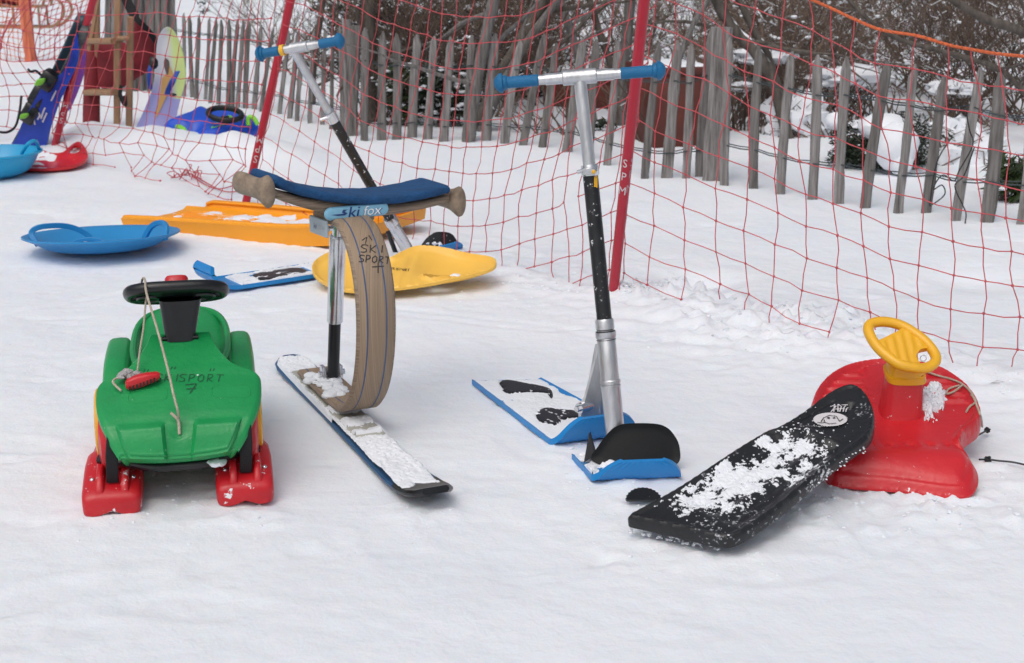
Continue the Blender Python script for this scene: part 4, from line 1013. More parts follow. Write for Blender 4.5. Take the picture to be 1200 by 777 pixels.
# ================================================================== MIDDLE GROUND
# blue disc sled with three loop handles
c = G(120, 296); t = thing('disc_sled', 'blue saucer sled with upright loop handles in front of the orange toboggan', 'sled', c)
tl = Matrix.Rotation(R(-1.2), 3, 'Y') @ Matrix.Rotation(R(-5.2), 3, 'X'); Zd = tl @ V((0, 0, 1)); Xd = tl @ V((1, 0, 0)); Yd = tl @ V((0, 1, 0)); cc = c+V((0, .008, .010))
prof = [(.01, 0), (.14, .001), (.178, .010), (.22, .034), (.247, .045), (.253, .048), (.253, .053), (.244, .053), (.217, .043), (.174, .019), (.14, .010), (.001, .009)]
mb = MB(); lathe(mb, cc, Zd, prof, 64, X=Xd); mb.build('dish', BLU4, t)
def q_(x, y, z): return cc+Xd*x+Yd*y+Zd*z
def flatloop(pts, w_, th, side, nm, m_):
    mb = MB(); band(mb, spline(pts, 8), w_, th, side); mb.build(nm, m_, t)
flatloop([q_(-.19, -.07, .025), q_(-.212, -.06, .064), q_(-.185, -.04, .082), (q_(-.12, .01, .078)), q_(-.07, .04, .052), q_(-.04, .05, .015)], .014, .017, Yd-Xd*.4, 'loop_handle', BLU4)
flatloop([q_(.222, -.06, .035), q_(.222, -.03, .072), q_(.195, .0, .084), q_(.155, .03, .066), q_(.12, .05, .015)], .014, .017, Yd+Xd*.5, 'loop_handle', BLU4)
flatloop([q_(-.07, -.16, .015), q_(-.035, -.15, .045), q_(.03, -.15, .048), q_(.075, -.16, .015)], .012, .012, Yd, 'loop_handle', BLU4)
prd = MB()
for _ in range(60):
    a = random.uniform(0, 6.28); r_ = random.uniform(0, .17); blob(prd, q_(.09+.10*math.cos(a)*random.random(), .07+.1*math.sin(a)*random.random(), .014), random.uniform(.003, .011), n=6, m=4, sz=.4)
blob(prd, q_(-.07, .0, .02), .02, sz=.6, n=10, m=7); prd.build('snow', SNOW, t)

# orange toboggan
n0, n1 = G(145, 266), G(402, 296); Xo = (n1-n0).normalized(); Yo = V((-Xo.y, Xo.x, 0)); Lo = (n1-n0).length
t = thing('toboggan', 'long orange plastic toboggan with raised sides and snow on its floor', 'toboggan', n0)
def sec(x, wd, hs_, flo, th=.008, yoff=0):
    """closed U section: near wall, floor, far wall"""
    hn, hf = hs_
    P = [(0, 0), (.0-.006, hn*.5), (-.010, hn-.004), (-.012, hn), (.0, hn+.006), (.014, hn+.003), (.020, hn*.55), (.03, flo+.012), (.05, flo+.004), (wd*.3, flo), (wd*.5, flo+.003), (wd*.7, flo), (wd-.05, flo+.004), (wd-.03, flo+.014), (wd-.018, hf*.6),
         (wd-.012, hf), (wd, hf+.006), (wd+.012, hf), (wd+.008, hf*.5), (wd, .0), (wd*.6, -.002), (wd*.4, -.002)]
    return [n0+Xo*x+Yo*(y+yoff)+V((0, 0, z)) for y, z in P]
wd = .38; rings = []
for x, hn, hf, fl, lift in ((0, .032, .006, .005, 0), (.02, .035, .008, .006, 0), (.055, .037, .010, .007, 0), (.075, .038, .030, .007, 0), (.10, .040, .040, .007, 0), (.25, .047, .044, .008, 0), (.45, .056, .047, .008, 0), (.62, .064, .050, .010, 0), (.72, .066, .053, .014, .01), (.80, .064, .05, .022, .02), (.86, .056, .05, .03, .035), (.90, .05, .046, .036, .055)):
    rings.append([p+V((0, 0, lift)) for p in sec(x*Lo/.82, wd, (hn, hf), fl)])
mb = MB(); loft(mb, rings); mb.build('hull', ORA, t, angle=50)
mb = MB(); tube(mb, [lerp(q[4], q[5], .5) for q in rings], .0075, 8, squash=(1.3, .8)); mb.build('near_rim', ORA, t)
mb = MB(); tube(mb, [q[15] for q in rings[3:]], .0085, 8, squash=(1.3, .9)); mb.build('far_rim', ORA, t)
# ribs and snow on floor
mb = MB()
for k in range(13):
    yy = .06+k*.021; tube(mb, [n0+Xo*.05+Yo*yy+V((0, 0, .010)), n0+Xo*(Lo*.8)+Yo*yy+V((0, 0, .011))], .003, 6)
mb.build('floor_ribs', ORA, t)
fr = (n0+V((0, 0, .011)), Xo, Yo, Zax); P = [(.03, .045), (Lo*.95, .045), (Lo*.95, wd-.035), (.03, wd-.035)]
pl = Plate(fr, P, lambda x, y, d: 0*x, .001, .02)
def msk(x, y, d):
    m = fbm(x*11, y*26, 4)-.22; m = np.maximum(m, .12-((x-.62)/.17)**2-((y-.15)/.055)**2*1.2+fbm(x*20, y*20, 4)*.8)
    return np.maximum(m, .12-((x-.08)/.05)**2-((y-.19)/.04)**2+fbm(x*30, y*30, 3)*.5)
m2 = pl.snow(msk, .010, .004); m2.build('snow', SNOW, t)

# yellow double seat sled
t = thing('plate_sled', 'pale yellow double dished sled lying on top of the blue scooter deck', 'sled', G(440, 338))
A, B_, C_ = G(366, 318, .045), G(582, 312, .075), G(416, 345, .018)
nn = plane3(A, B_, C_); fr = frame_of(A, nn, B_-A)
P = outline(fr, [(366, 316), (371, 307), (388, 298), (410, 295), (436, 299), (456, 304), (473, 297), (489, 291), (521, 289), (552, 293), (576, 302), (582, 311), (573, 319), (537, 327), (505, 335), (461, 341), (418, 343), (388, 335), (370, 326)], 6)
cl, cr_ = to2(fr, PL(415, 318, fr[0], nn)), to2(fr, PL(530, 305, fr[0], nn))
H = outline(fr, [(497, 322), (508, 319), (523, 319), (517, 323), (503, 326)], 3)
def zf(x, y, d):
    a = np.exp(-(((x-cl[0])/.085)**2+((y-cl[1])/.10)**2)**1.5); b = np.exp(-(((x-cr_[0])/.095)**2+((y-cr_[1])/.10)**2)**1.5)
    return .012*np.exp(-((d-.004)/.007)**2)-.032*a-.036*b+.003*np.sin(x*190)*np.exp(-((x-(cl[0]+cr_[0])/2)/.04)**2)*sst(.02, .04, d)
pl = Plate(fr, P, zf, .009, .007, [H]); mb = MB(); pl.into(mb); mb.build('shell', YEL2, t)
m2 = pl.snow(lambda x, y, d: .10-((x-cr_[0])/.06)**2-((y-cr_[1]+.04)/.035)**2+fbm(x*40, y*40, 3)*.9, .004, .004, edge=.02); m2.build('snow', SNOW, t)
m2 = MB(); tr = MB(); pl.into(tr); ribbon_px(m2, hand('SKISPORT', 457, 316, 2.6, 2.6, .5, .5, .3), bvh(tr), .0018); m2.build('lettering', INK, t) if m2.f else None

# ------------------------------------------------------------------ scooters
def grip_bar(t, a, b, rb, lab=None, gl=.30, rg=.0125, mid=None):
    d = (b-a).normalized(); L = (b-a).length
    mb = MB(); tube(mb, [a+d*.01, b-d*.01], rb*.85, 14)
    for f0, f1 in ((.30, .42), (.58, .70)): tube(mb, [lerp(a, b, f0), lerp(a, b, f1)], rb*.98, 14)
    mb.build('handlebar', ALU, t)
    mb = MB(); tube(mb, [lerp(a, b, .40), lerp(a, b, .405), lerp(a, b, .595), lerp(a, b, .60)], [rb*1.1, rb*1.3, rb*1.3, rb*1.1], 14); mb.build('clamp_sleeve', ALU, t)
    for s, p, dd in ((0, a, d), (1, b, -d)):
        mb = MB(); q = [0, .004, .010, .016, .018, .024, .026]; rr = [rg*.6, rg*1.15, rg*1.62, rg*1.75, rg*1.3, rg*1.3, rg]
        pts = [p+dd*x for x in q]; 
        K = 16
        for k in range(1, K+1):
            pts.append(p+dd*(.026+(gl*L-.026)*k/K)); rr.append(rg*(1.0+(.07 if k % 2 else -.02)))
        pts.append(p+dd*(gl*L+.001)); rr.append(rg*.7); tube(mb, pts, rr, 16); mb.build('grip', GRIP, t, angle=60)
# near scooter
Bn = G(722, 524); t = thing('snow_scooter', 'snow scooter with blue grips standing upright right in front of the bright red pole', 'scooter', Bn)
top = W(681, 92, 2.76); bot = G(722, 518, .045); dS = (top-bot).normalized(); Ls = (top-bot).length
def onstem(py):
    best = None; bd = 1e9
    for k in range(600):
        p = lerp(bot, top, k/599); v_ = p-CAM; yy = 388.5-FPX*v_.dot(UP)/v_.dot(FW)
        if abs(yy-py) < bd: bd = abs(yy-py); best = p
    return best
a, b = W(579, 98, 2.77), W(780, 82, 2.75); grip_bar(t, a, b, .0115, gl=.26, rg=.0112)
mb = MB(); tube(mb, [lerp(a, b, .5)-V((0, 0, 0)), onstem(198)], .0125, 18); mb.build('upper_stem', ALU, t)
mb = MB(); tube(mb, [onstem(193), onstem(197), onstem(204), onstem(206)], [.0165, .0175, .0175, .016], 18); c = onstem(199); Xs = dS.cross(V((0, 1, 0))).normalized()
box(mb, c+V((0, -.018, 0))+Xs*.004, V((1, 0, 0)), dS, V((0, 1, 0)), .012, .006, .005); tube(mb, [c+V((-.024, -.004, -.004)), c+V((-.012, -.01, 0))], .004, 8); mb.build('clamp', CHR, t)
mb = MB(); blob(mb, c+V((.006, -.0235, 0)), .0042, sz=1, jit=0, n=10, m=6); mb.build('clamp_button', YEL, t)
mb = MB(); tube(mb, [onstem(203), onstem(376)], .0150, 20); mb.build('stem_tube', BLKM, t)
mb = MB(); tr = MB(); tube(tr, [onstem(203), onstem(376)], .0150, 32)
ribbon_px(mb, [[(699, 206), (699, 220)], [(697, 207), (697, 219)]], bvh(tr), .004); mb.build('sticker', YEL, t)
mb = MB(); tube(mb, [onstem(y) for y in (374, 375.5, 386, 387, 388, 389, 395, 396, 397, 398, 445, 446, 449, 450, 452, 454, 530)],
                [.017, .0185, .0185, .016, .016, .0205, .0205, .019, .0175, .0185, .0185, .0205, .0205, .018, .0205, .0195, .0190], 22); mb.build('head_tube', ALU, t, angle=35)
for y in (388.5, 398, 447):
    mb = MB(); tube(mb, [onstem(y-.6), onstem(y+.6)], .0196, 22); mb.build('rubber_ring', BLK, t)
# rear ski deck
fr = frame_of(G(600, 480, .008), V((0, 0, 1)), (G(643, 518)-G(553, 448)).normalized())
LL, LR = G(643, 518, .008), G(742, 505, .008); RL, RR = G(553, 448, .008), G(634, 446, .008)
def deck(t, RL, RR, LL, LR, curl, lift, m_=BLU, th=.008, nseg=14, back=.0, name='ski', ang=1.3, tp=.30):
    rings = []; fwd = ((LL+LR)/2-(RL+RR)/2).normalized(); 
    for k in range(nseg+1):
        u = k/nseg; l, r = lerp(RL, LL, u), lerp(RR, LR, u); c = (l+r)/2; hw = (r-l).length/2; X = (r-l).normalized(); z = 0
        if k == 0 and back: z = back
        rings.append((c+V((0, 0, z)), X, hw))
    # upward curl
    K = 14; c0, X, hw = rings[-1]
    for k in range(1, K+1):
        u = k/K; rings.append((c0+fwd*(curl*math.sin(u*ang)/math.sin(min(ang, 1.57)))+V((0, 0, lift*(1-math.cos(u*ang))/(1-math.cos(ang)))), X, hw*(1-tp*u**1.6-.22*u**8)))
    mb = MB(); R_ = []
    pts = [r[0] for r in rings]; fr_ = frames(pts, X)
    for (c, X_2, hw), (tt, s, bb_) in zip(rings, fr_):
        n = bb_ if bb_.z > 0 else -bb_; sec_ = []
        M_ = 20
        for j in range(M_+1):
            x = -1+2*j/M_; e = .004 if abs(x) > .93 else 0; rib = .0012*(1 if j % 2 else -1); sec_.append(c+X_2*(x*hw)+n*(th/2+e))
        for j in range(M_, -1, -1):
            x = -1+2*j/M_; rib = .0007*(1 if j % 2 else -1); sec_.append(c+X_2*(x*hw)+n*(-th/2+rib))
        R_.append(sec_)
    loft(mb, R_); o = mb.build(name, m_, t, angle=28); return rings
rg_ = deck(t, RL, RR, LL, LR, .045, .060)
# snow and grip pads on deck
fr = frame_of((LL+RL+LR+RR)/4+V((0, 0, .0042)), V((0, 0, 1)), ((LL+LR)/2-(RL+RR)/2))
P = [to2(fr, q) for q in (RL, LL, LR, RR)]
pl = Plate(fr, P, lambda x, y, d: 0*x, .001, .02)
def padpx(px): 
    Q = outline(fr, px, 3); return Q
pad1 = padpx([(585, 450), (590, 446), (600, 446), (615, 449), (632, 452), (645, 456), (648, 463), (646, 468), (640, 462), (625, 461), (605, 462), (592, 461)])
pad2 = padpx([(628, 484), (640, 478), (655, 480), (676, 482), (684, 490), (665, 492), (650, 500), (632, 495)])
for pd in (pad1, pad2):
    q = Plate(fr, pd, lambda x, y, d: .0035*np.sqrt(np.clip(d/.006, 0, 1)), lambda x, y, d: 0*x-.001, .008); mb = MB(); q.into(mb); mb.build('foot_pad', BLK, t)
def msk(x, y, d):
    m = .16+fbm(x*17, y*17, 5)*.95-.16*np.exp(-(d/.007)**2)
    i1 = inpoly(x, y, pad1); i2 = inpoly(x, y, pad2)
    m = np.where(i1, -.02+fbm(x*40, y*95, 5, .7)*1.5, m); m = np.where(i2, .10+fbm(x*40+3, y*120, 5, .7)*1.5, m)
    return m-.22*np.exp(-((x-.06)**2+(y-.075)**2)/.03**2)
m2 = pl.snow(msk, .004, .0026, edge=.004); m2.build('snow', SNOW, t)
# frame bracket between deck and head tube
mb = MB(); piv = W(690, 482, 2.95)
for s_ in (-.014, .014):
    o_ = V((.75, .66, 0)).normalized()*s_
    v = [W(x, y, z)+o_ for x, y, z in ((703, 402, 2.93), (708, 404, 2.93), (709, 440, 2.95), (708, 488, 2.96), (698, 497, 2.95), (684, 496, 2.95), (683, 474, 2.95), (690, 463, 2.945), (696, 440, 2.94))]
    w_ = [p+V((.75, .66, 0)).normalized()*.004 for p in v]; n = len(v)
    mb.add(v+w_, [tuple(range(n))[::-1], tuple(range(n, 2*n))]+[(k, (k+1) % n, n+(k+1) % n, n+k) for k in range(n)])
mb.build('frame_bracket', ALU, t, smooth=False)
mb = MB(); o_ = V((.75, .66, 0)).normalized()
tube(mb, [piv-o_*.026+V((-.002, 0, .012)), piv+o_*.024+V((-.002, 0, .012))], .0115, 14); tube(mb, [piv-o_*.034+V((-.002, 0, .012)), piv-o_*.024+V((-.002, 0, .012))], .0065, 6); mb.build('bolt', CHR, t)
# front ski: short, with black guard plate
FL0, FL1 = G(670, 536, .008), G(692, 560, .008); FR0, FR1 = G(758, 530, .008), G(797, 556, .008)
deck(t, FL0, FR0, FL1, FR1, .032, .044, nseg=5)
cG = W(746, 541, 2.80); Xg = (G(797, 556)-G(692, 560)).normalized(); fr = frame_of(cG, V((0, -.95, .42)), Xg)
P = outline(fr, [(693, 539), (700, 524), (712, 508), (722, 500), (735, 497), (765, 497), (780, 501), (790, 511), (796, 525), (794, 543), (770, 550), (720, 550)], 5)
pl = Plate(fr, P, lambda x, y, d: .012*np.cos(x*14)+.004*np.exp(-(d/.006)**2), .006, .007); mb = MB(); pl.into(mb); mb.build('snow_guard', BLKG, t)
mb = MB(); v = [W(684, 543, 2.79), W(690, 508, 2.84), W(697, 533, 2.80), W(686, 543, 2.79)]; w_ = [p+V((.004, .012, 0)) for p in v[:3]]
mb.add(v[:3]+w_, [(0, 1, 2), (5, 4, 3), (0, 3, 4, 1), (1, 4, 5, 2), (2, 5, 3, 0)]); mb.build('fin', BLK, t, smooth=False)
fr = frame_of((FL0+FL1+FR0+FR1)/4+V((0, 0, .0042)), V((0, 0, 1)), (FL1-FL0)); P = [to2(fr, q) for q in (FL0, FL1, FR1, FR0)]
pl = Plate(fr, P, lambda x, y, d: 0*x, .001, .02); m2 = pl.snow(lambda x, y, d: .12+fbm(x*40, y*40, 4), .009, .003, edge=.004); m2.build('snow', SNOW, t)

# far scooter, leaning left
Bf = G(486, 304); t = thing('snow_scooter', 'second snow scooter leaning left behind the wooden seat, its deck half under the yellow sled', 'scooter', Bf)
top = W(346, 58, 4.10); bot = W(484, 304, 4.62); 
a, b = W(300, 64, 4.13), W(403, 47, 4.05); grip_bar(t, a, b, .0125, gl=.27, rg=.0135)
mb = MB(); tube(mb, [lerp(a, b, .285), lerp(a, b, .33)], .0165, 14); mb.build('sticker_band', YEL, t)
top = lerp(a, b, .42)
mb = MB(); tube(mb, [top, onstem(134)], .0125, 16); mb.build('upper_stem', ALU, t)
mb = MB(); tube(mb, [onstem(131), onstem(142)], .018, 16); c = onstem(136); tube(mb, [c+V((-.03, -.01, -.01)), c+V((0, -.015, 0))], .006, 8); mb.build('clamp', CHR, t)
mb = MB(); tube(mb, [onstem(138), onstem(258)], .0155, 18); mb.build('stem_tube', BLKM, t)
mb = MB(); tube(mb, [onstem(y) for y in (255, 257, 262, 263, 266, 300)], [.02, .022, .022, .018, .02, .02], 18); mb.build('head_tube', CHR, t)
mb = MB(); q = onstem(272); tube(mb, [q+V((-.03, 0, 0)), onstem(296)+V((-.04, .02, -.02))], .008, 8); mb.build('frame_bracket', BLK, t)
# its deck: curled tip on the left
d0, d1 = G(284, 337, .01), G(486, 306, .01); dx = (d0-d1).normalized(); sd_ = V((-dx.y, dx.x, 0)); 
if sd_.y < 0: sd_ = -sd_
wdk = .145
deck(t, d1, d1+sd_*wdk, d0, d0+sd_*wdk, .085, .068, BLU, ang=2.0, tp=.12)
fr = frame_of(d0+V((0, 0, .0042)), V((0, 0, 1)), d1-d0); P = [to2(fr, q) for q in (d0, d1, d1+sd_*wdk, d0+sd_*wdk)]
pl = Plate(fr, P, lambda x, y, d: 0*x, .001, .02)
pdx = [(x+.03, y) for x, y in [(.05, .03), (.12, .02), (.2, .03), (.22, .08), (.2, .12), (.1, .125), (.05, .1)]]
q = Plate(fr, [(p.x, p.y) for p in spline([V((a, b, 0)) for a, b in pdx], 4, True)], lambda x, y, d: .004*np.sqrt(np.clip(d/.006, 0, 1)), lambda x, y, d: 0*x-.001, .008); mb = MB(); q.into(mb); mb.build('foot_pad', BLK, t)
m2 = pl.snow(lambda x, y, d: np.where((x > .07) & (x < .26) & (y > .02) & (y < .12), -.03, .22)+fbm(x*22, y*50, 4), .007, .004, edge=.006); m2.build('snow', SNOW, t)
e0, e1 = G(470, 303, .01), G(530, 300, .01); deck(t, G(470, 300, .01), G(516, 284, .01)+V((0, .03, 0)), G(500, 300, .01), G(538, 290, .01), .03, .03, BLU, nseg=4)
fr = frame_of(W(516, 285, 4.68), V((.2, -.95, .3)), V((1, 0, 0))); P = outline(fr, [(494, 291), (498, 281), (505, 275), (512, 272), (526, 273), (533, 279), (536, 290), (516, 293)], 4)
pl = Plate(fr, P, lambda x, y, d: .01*np.cos(x*14), .006, .008); mb = MB(); pl.into(mb); mb.build('snow_guard', BLKD, t)
m2 = pl.snow(lambda x, y, d: -.15-y*4+fbm(x*40, y*40, 3), .008, .004, edge=.004); m2.build('snow', SNOW, t) if m2.f else None

# ================================================================== SKIFOX TYPE SKI SEAT
rr0 = G(342, 430); ff0 = G(489, 577); Da = (ff0-rr0).normalized(); Sa = V((-Da.y, Da.x, 0)).normalized()
if Sa.x < 0: Sa = -Sa
t = thing('ski_seat', 'wooden seat with blue cushion on a curved laminated spring fixed to one short ski', 'ski seat', rr0+Da*.45)
def K_(a, s, z): return rr0+Da*a+Sa*s+V((0, 0, z))
Lk = (ff0-rr0).length
# ski
pts = []; ws = []
for a_, z_, w_ in ((-.025, .020, .03), (-.015, .018, .06), (.005, .014, .085), (.04, .010, .094), (.12, .008, .092), (.25, .008, .088), (.4, .008, .086), (.55, .008, .088), (.68, .009, .092), (.76, .012, .094), (.82, .019, .096), (.86, .030, .092), (.885, .040, .078), (.90, .047, .05)):
    pts.append(K_(a_*Lk/.88*(1.085 if a_ > .6 else 1), 0, z_*(.85 if a_ > .7 else 1))); ws.append(w_)
mb = MB(); band(mb, pts, ws, .010, Sa); mb.build('ski', [SKIB], t)
fr = (K_(0, 0, .0), Da, -Sa if Da.cross(Sa).z < 0 else Sa, Zax)
sg_ = 1
def zsk(x, y, d): return np.interp(x, [0, .04, .12, .73, .82, .89, .93, .98], [.019, .0155, .0135, .0145, .0165, .0215, .031, .043])
hw_ = .042
pl = Plate((K_(0, 0, 0), Da, Zax.cross(Da), Zax), [(-.005, -hw_*.7), (.02, -hw_), (.92, -hw_-.003), (.92, hw_+.001), (.02, hw_-.002), (-.005, hw_*.7)], zsk, .001, .02)
def msk(x, y, d): return .36-.35*sst(.80, .92, x)+fbm(x*16, y*22, 4)*.7-.25*np.exp(-(d/.006)**2)*(y > 0)
m2 = pl.snow(msk, .010, .003, edge=.0015); m2.build('snow', SNOW, t)
mb = MB(); band(mb, [K_(a_*Lk/.88*1.085, 0, z_*.85-.001) for a_, z_ in ((.80, .018), (.83, .022), (.865, .032), (.89, .042), (.903, .050))], [.095, .097, .093, .078, .052], .013, Sa); mb.build('tip_guard', BLK, t)
plm = Plate((K_(0, 0, .0), Da, Zax.cross(Da), Zax), [(.40, -.032), (.60, -.032), (.60, .030), (.40, .030)], lambda x, y, d: 0*x+.0265, .001, .02)
m2 = plm.snow(lambda x, y, d: .12+.25*np.sin(x*75+.6)+fbm(x*25, y*30, 4)*.8, .008, .003, edge=.002); m2.build('snow', SNOW, t)
mb = MB(); box(mb, K_(.36, 0, .0185), Da, Sa, Zax, .25, .033, .007, .004); mb.build('mounting_plate', mat('riser_plate', (.42, .42, .38), .5, .15, 20), t)
# laminated spring: lower run, forward bulge, back over to the seat
sp_ = [(.165, .036), (.24, .036), (.32, .036), (.42, .038), (.50, .053), (.565, .10), (.608, .17), (.628, .25), (.626, .33), (.594, .398), (.53, .442), (.45, .451), (.37, .451)]
pts = spline([K_(a_*Lk/.88, 0, z_) for a_, z_ in sp_], 7)
mb = MB(); band(mb, [p+Sa*.010 for p in pts], .082, .0145, Sa, 0, 1); spr = mb.build('spring', [WOOD, WOODE], t, angle=50)
for s_ in (-.010, .030):
    m2 = MB(); fr_ = frames(pts, Sa); vv_ = []; ff_ = []
    for p, (tt, s, b_) in zip(pts, fr_):
        for sgn in (1, -1): 
            vv_ += [p+s*(s_-.0015)+b_*(.0077*sgn), p+s*(s_+.0015)+b_*(.0077*sgn)]
    for k in range(len(pts)-1):
        ff_ += [(4*k, 4*k+1, 4*k+5, 4*k+4), (4*k+2, 4*k+3, 4*k+7, 4*k+6)]
    m2.add(vv_, ff_); m2.build('stripe', STRIPE, t)
tr = bvh(mb); m2 = MB()
ribbon_px(m2, hand('SKI', 422, 296, 8.5, 9, 2, 1, .3), tr, .0024); ribbon_px(m2, hand('SPORT', 420, 307, 6.6, 8, 1.0, 1, .5), tr, .0024)
ribbon_px(m2, [[(436, 313), (450, 312)], [(443, 308), (443, 320)], [(424, 282), (430, 278), (428, 286)], [(432, 276), (436, 282)]], tr, .0022); m2.build('lettering', INKW, t)
# strut
s0, s1 = K_(.275, .022, .055), K_(.375, .016, .43)
sv = (s1-s0).normalized(); tt_ = lambda u: lerp(s0, s1, u)
mb = MB(); tube(mb, [tt_(.0), tt_(.38)], .0135, 18); mb.build('damper_rod', BLK, t)
mb = MB(); tube(mb, [tt_(.36), tt_(.365), tt_(.90), tt_(.91)], [.016, .0178, .0178, .015], 20); mb.build('damper_tube', CHR, t)
mb = MB(); tube(mb, [tt_(.88), tt_(1.02)], .013, 12); tube(mb, [tt_(.955)-Sa*.026, tt_(.955)+Sa*.026], .006, 8); blob(mb, tt_(.955)-Sa*.027, .010, sz=1, jit=.02, n=10, m=7); mb.build('top_mount', CHR, t)
mb = MB()
for s_ in (-1, 1): box(mb, K_(.262, .022+s_*.019, .045), Da, Sa, Zax, .014, .004, .030)
tube(mb, [K_(.265, -.008, .058), K_(.265, .052, .058)], .0065, 8); box(mb, K_(.262, .018, .026), Da, Sa, Zax, .022, .026, .006); mb.build('clevis', CHR, t)
m2 = MB()
for k in range(46): blob(m2, K_(.25+random.uniform(-.03, .13), random.uniform(-.030, .034), .043+random.random()*.005), random.uniform(.006, .017), n=14, m=9, sz=.5, jit=.10)
m2.build('snow', SNOW, t)
# seat
Ss = V((.83, .555, 0)).normalized(); Ds = V((Ss.y, -Ss.x, 0)); c0 = K_(.425, 0, 0)
def Q(h, a_, z): return c0+Ss*h+Ds*a_+V((0, 0, z))
hs_ = [-.192, -.170, -.12, -.05, .02, .10, .17, .23, .262]; zs_ = [.548, .535, .512, .490, .476, .469, .470, .476, .482]
pts = spline([Q(h, 0, z) for h, z in zip(hs_, zs_)], 5); n = len(pts)
ws = [.10-.0*abs(k/(n-1)-.5) for k in range(n)]; th = [lerp(.017, .030, math.exp(-((k/(n-1)-.48)/.16)**2)) for k in range(n)]
mb = MB(); band(mb, [p-V((0, 0, .010)) for p in pts], ws, th, Ds, 0, 1); mb.build('seat_board', [WOODS, WOODE], t, angle=50)
cp = spline([Q(h, 0, z+.013) for h, z in zip([-.164, -.156, -.12, -.05, .02, .10, .17, .225, .238], [.536, .532, .513, .490, .476, .469, .471, .477, .479])], 4); n = len(cp)
mb = MB(); fr_ = frames(cp, Ds); rings = []
for k, (p, (tt, s, b_)) in enumerate(zip(cp, fr_)):
    up_ = b_ if b_.z > 0 else -b_; e = min(1, min(k, n-1-k)/3+.25); ring = []
    for j in range(24):
        a = 2*math.pi*j/24; x = math.copysign(abs(math.cos(a))**.35, math.cos(a)); y = math.copysign(abs(math.sin(a))**.5, math.sin(a))
        ring.append(p+s*(x*.064*(.93+.07*e))+up_*(y*.0105*e*(1+.06*math.sin(k*2.1+j))))
    rings.append(ring)
loft(mb, rings); mb.build('cushion', CUSH, t)
def handle(h, z, s=1.0):
    mb = MB(); rings = []
    for a_, rx, rz in ((-.076, .006, .010), (-.074, .013, .018), (-.066, .018, .024), (-.045, .0185, .0245), (-.01, .0175, .0225), (.02, .017, .0225), (.04, .0165, .026), (.052, .0165, .031), (.062, .0165, .035), (.068, .015, .033), (.0715, .010, .026), (.073, .004, .012)):
        rings.append([Q(h, a_*1.05, z-.012)+Ss*(math.cos(a)*rx*s)+V((0, 0, 1))*(math.sin(a)*rz*s) for a in [2*math.pi*j/20 for j in range(20)]])
    loft(mb, rings); mb.build('handle', WOODH, t, angle=60)
handle(-.184, .540, .95); handle(.257, .475, .95)
# badge and bracket
cB = Q(.016, .056, .466); mb = MB(); N_b = (Ds+V((0, 0, .0))).normalized(); Ub = (Ss+V((0, 0, -.015))).normalized()
fr = frame_of(cB, N_b, Ub); st_ = []
for a in np.linspace(-math.pi/2, math.pi/2, 9): st_.append((.060+.014*math.cos(a), .0135*math.sin(a)))
for a in np.linspace(math.pi/2, 3*math.pi/2, 9): st_.append((-.060+.014*math.cos(a), .0135*math.sin(a)))
pl = Plate(fr, st_, lambda x, y, d: .0045*np.sqrt(np.clip(d/.003, 0, 1)), lambda x, y, d: 0*x-.002, .004); pl.into(mb); bd = mb.build('badge', LBLUE, t)
def txt_on(fr, s, size, x, y, off, m_, parent, sx=1, shear=.2, nm='lettering'):
    v2, f2 = text2d(s, size); o_, U, V_, N = fr; mb = MB()
    mb.add([o_+U*((a+shear*b)*sx+x)+V_*(b+y)+N*off for a, b in v2], f2); mb.build(nm, m_, parent, smooth=False)
txt_on(fr, 'ki', .031, -.009, .0, .0052, DBLUE, bd, 1.25, nm='lettering'); txt_on(fr, 'ki', .031, -.0083, .0, .0053, DBLUE, bd, 1.25); txt_on(fr, 'fox', .028, .0348, -.001, .0053, DBLUE, bd, 1.25); txt_on(fr, 'fox', .028, .034, -.0005, .0055, mat('badge_white', (.82, .86, .88), .4), bd, 1.15)
mb = MB(); o_, U, V_, N = fr
sw = [(-.062, -.001), (-.045, -.0045), (-.030, -.0045), (-.024, -.001), (-.030, .003), (-.026, .006), (-.020, .007), (-.034, .007), (-.037, .002), (-.032, -.001), (-.045, -.001)]
mb.add([o_+U*a+V_*b+N*.0052 for a, b in sw], [tuple(range(len(sw)))]); mb.build('swoosh', DBLUE, bd, smooth=False)
mb = MB(); box(mb, Q(.014, 0, .449), Ss, Ds, Zax, .050, .046, .010, .004); mb.build('seat_block', WOOD, t, angle=30)
mb = MB(); cb = Q(-.044, .0, .432); box(mb, cb, Ss, Ds, Zax, .003, .040, .018, .002); brk = mb.build('side_bracket', mat('bracket_grey', (.42, .5, .56), .4, .08, 12), t, angle=30)
mb = MB(); box(mb, Q(.072, -.01, .420), Ss, Ds, Zax, .003, .022, .030, .002); mb.build('side_bracket', mat('bracket_grey', (.4, .4, .4)), t, angle=30)
frb = (cb-Ss*.0045, Ds, Zax, -Ss)
txt_on(frb, 'ki', .018, -.008, 0, .0008, DBLUE, brk, 1.1); txt_on(frb, 'fox', .017, .015, 0, .0008, WHT, brk, 1.1)

# ================================================================== GREEN RIDE-ON SLED
Og = G(210, 600); Bk = V((Og.x, Og.y, 0)).normalized(); Rt = V((Bk.y, -Bk.x, 0)); Bk = (Bk+Rt*.035).normalized(); Rt = V((Bk.y, -Bk.x, 0)); ZL = (Zax+Rt*.06).normalized()
t = thing('ride_on_sled', 'green ride-on bob sled with black steering wheel and two red skis', 'sled', Og)
def L_(x, y, z): return Og+Rt*x+Bk*y+ZL*z
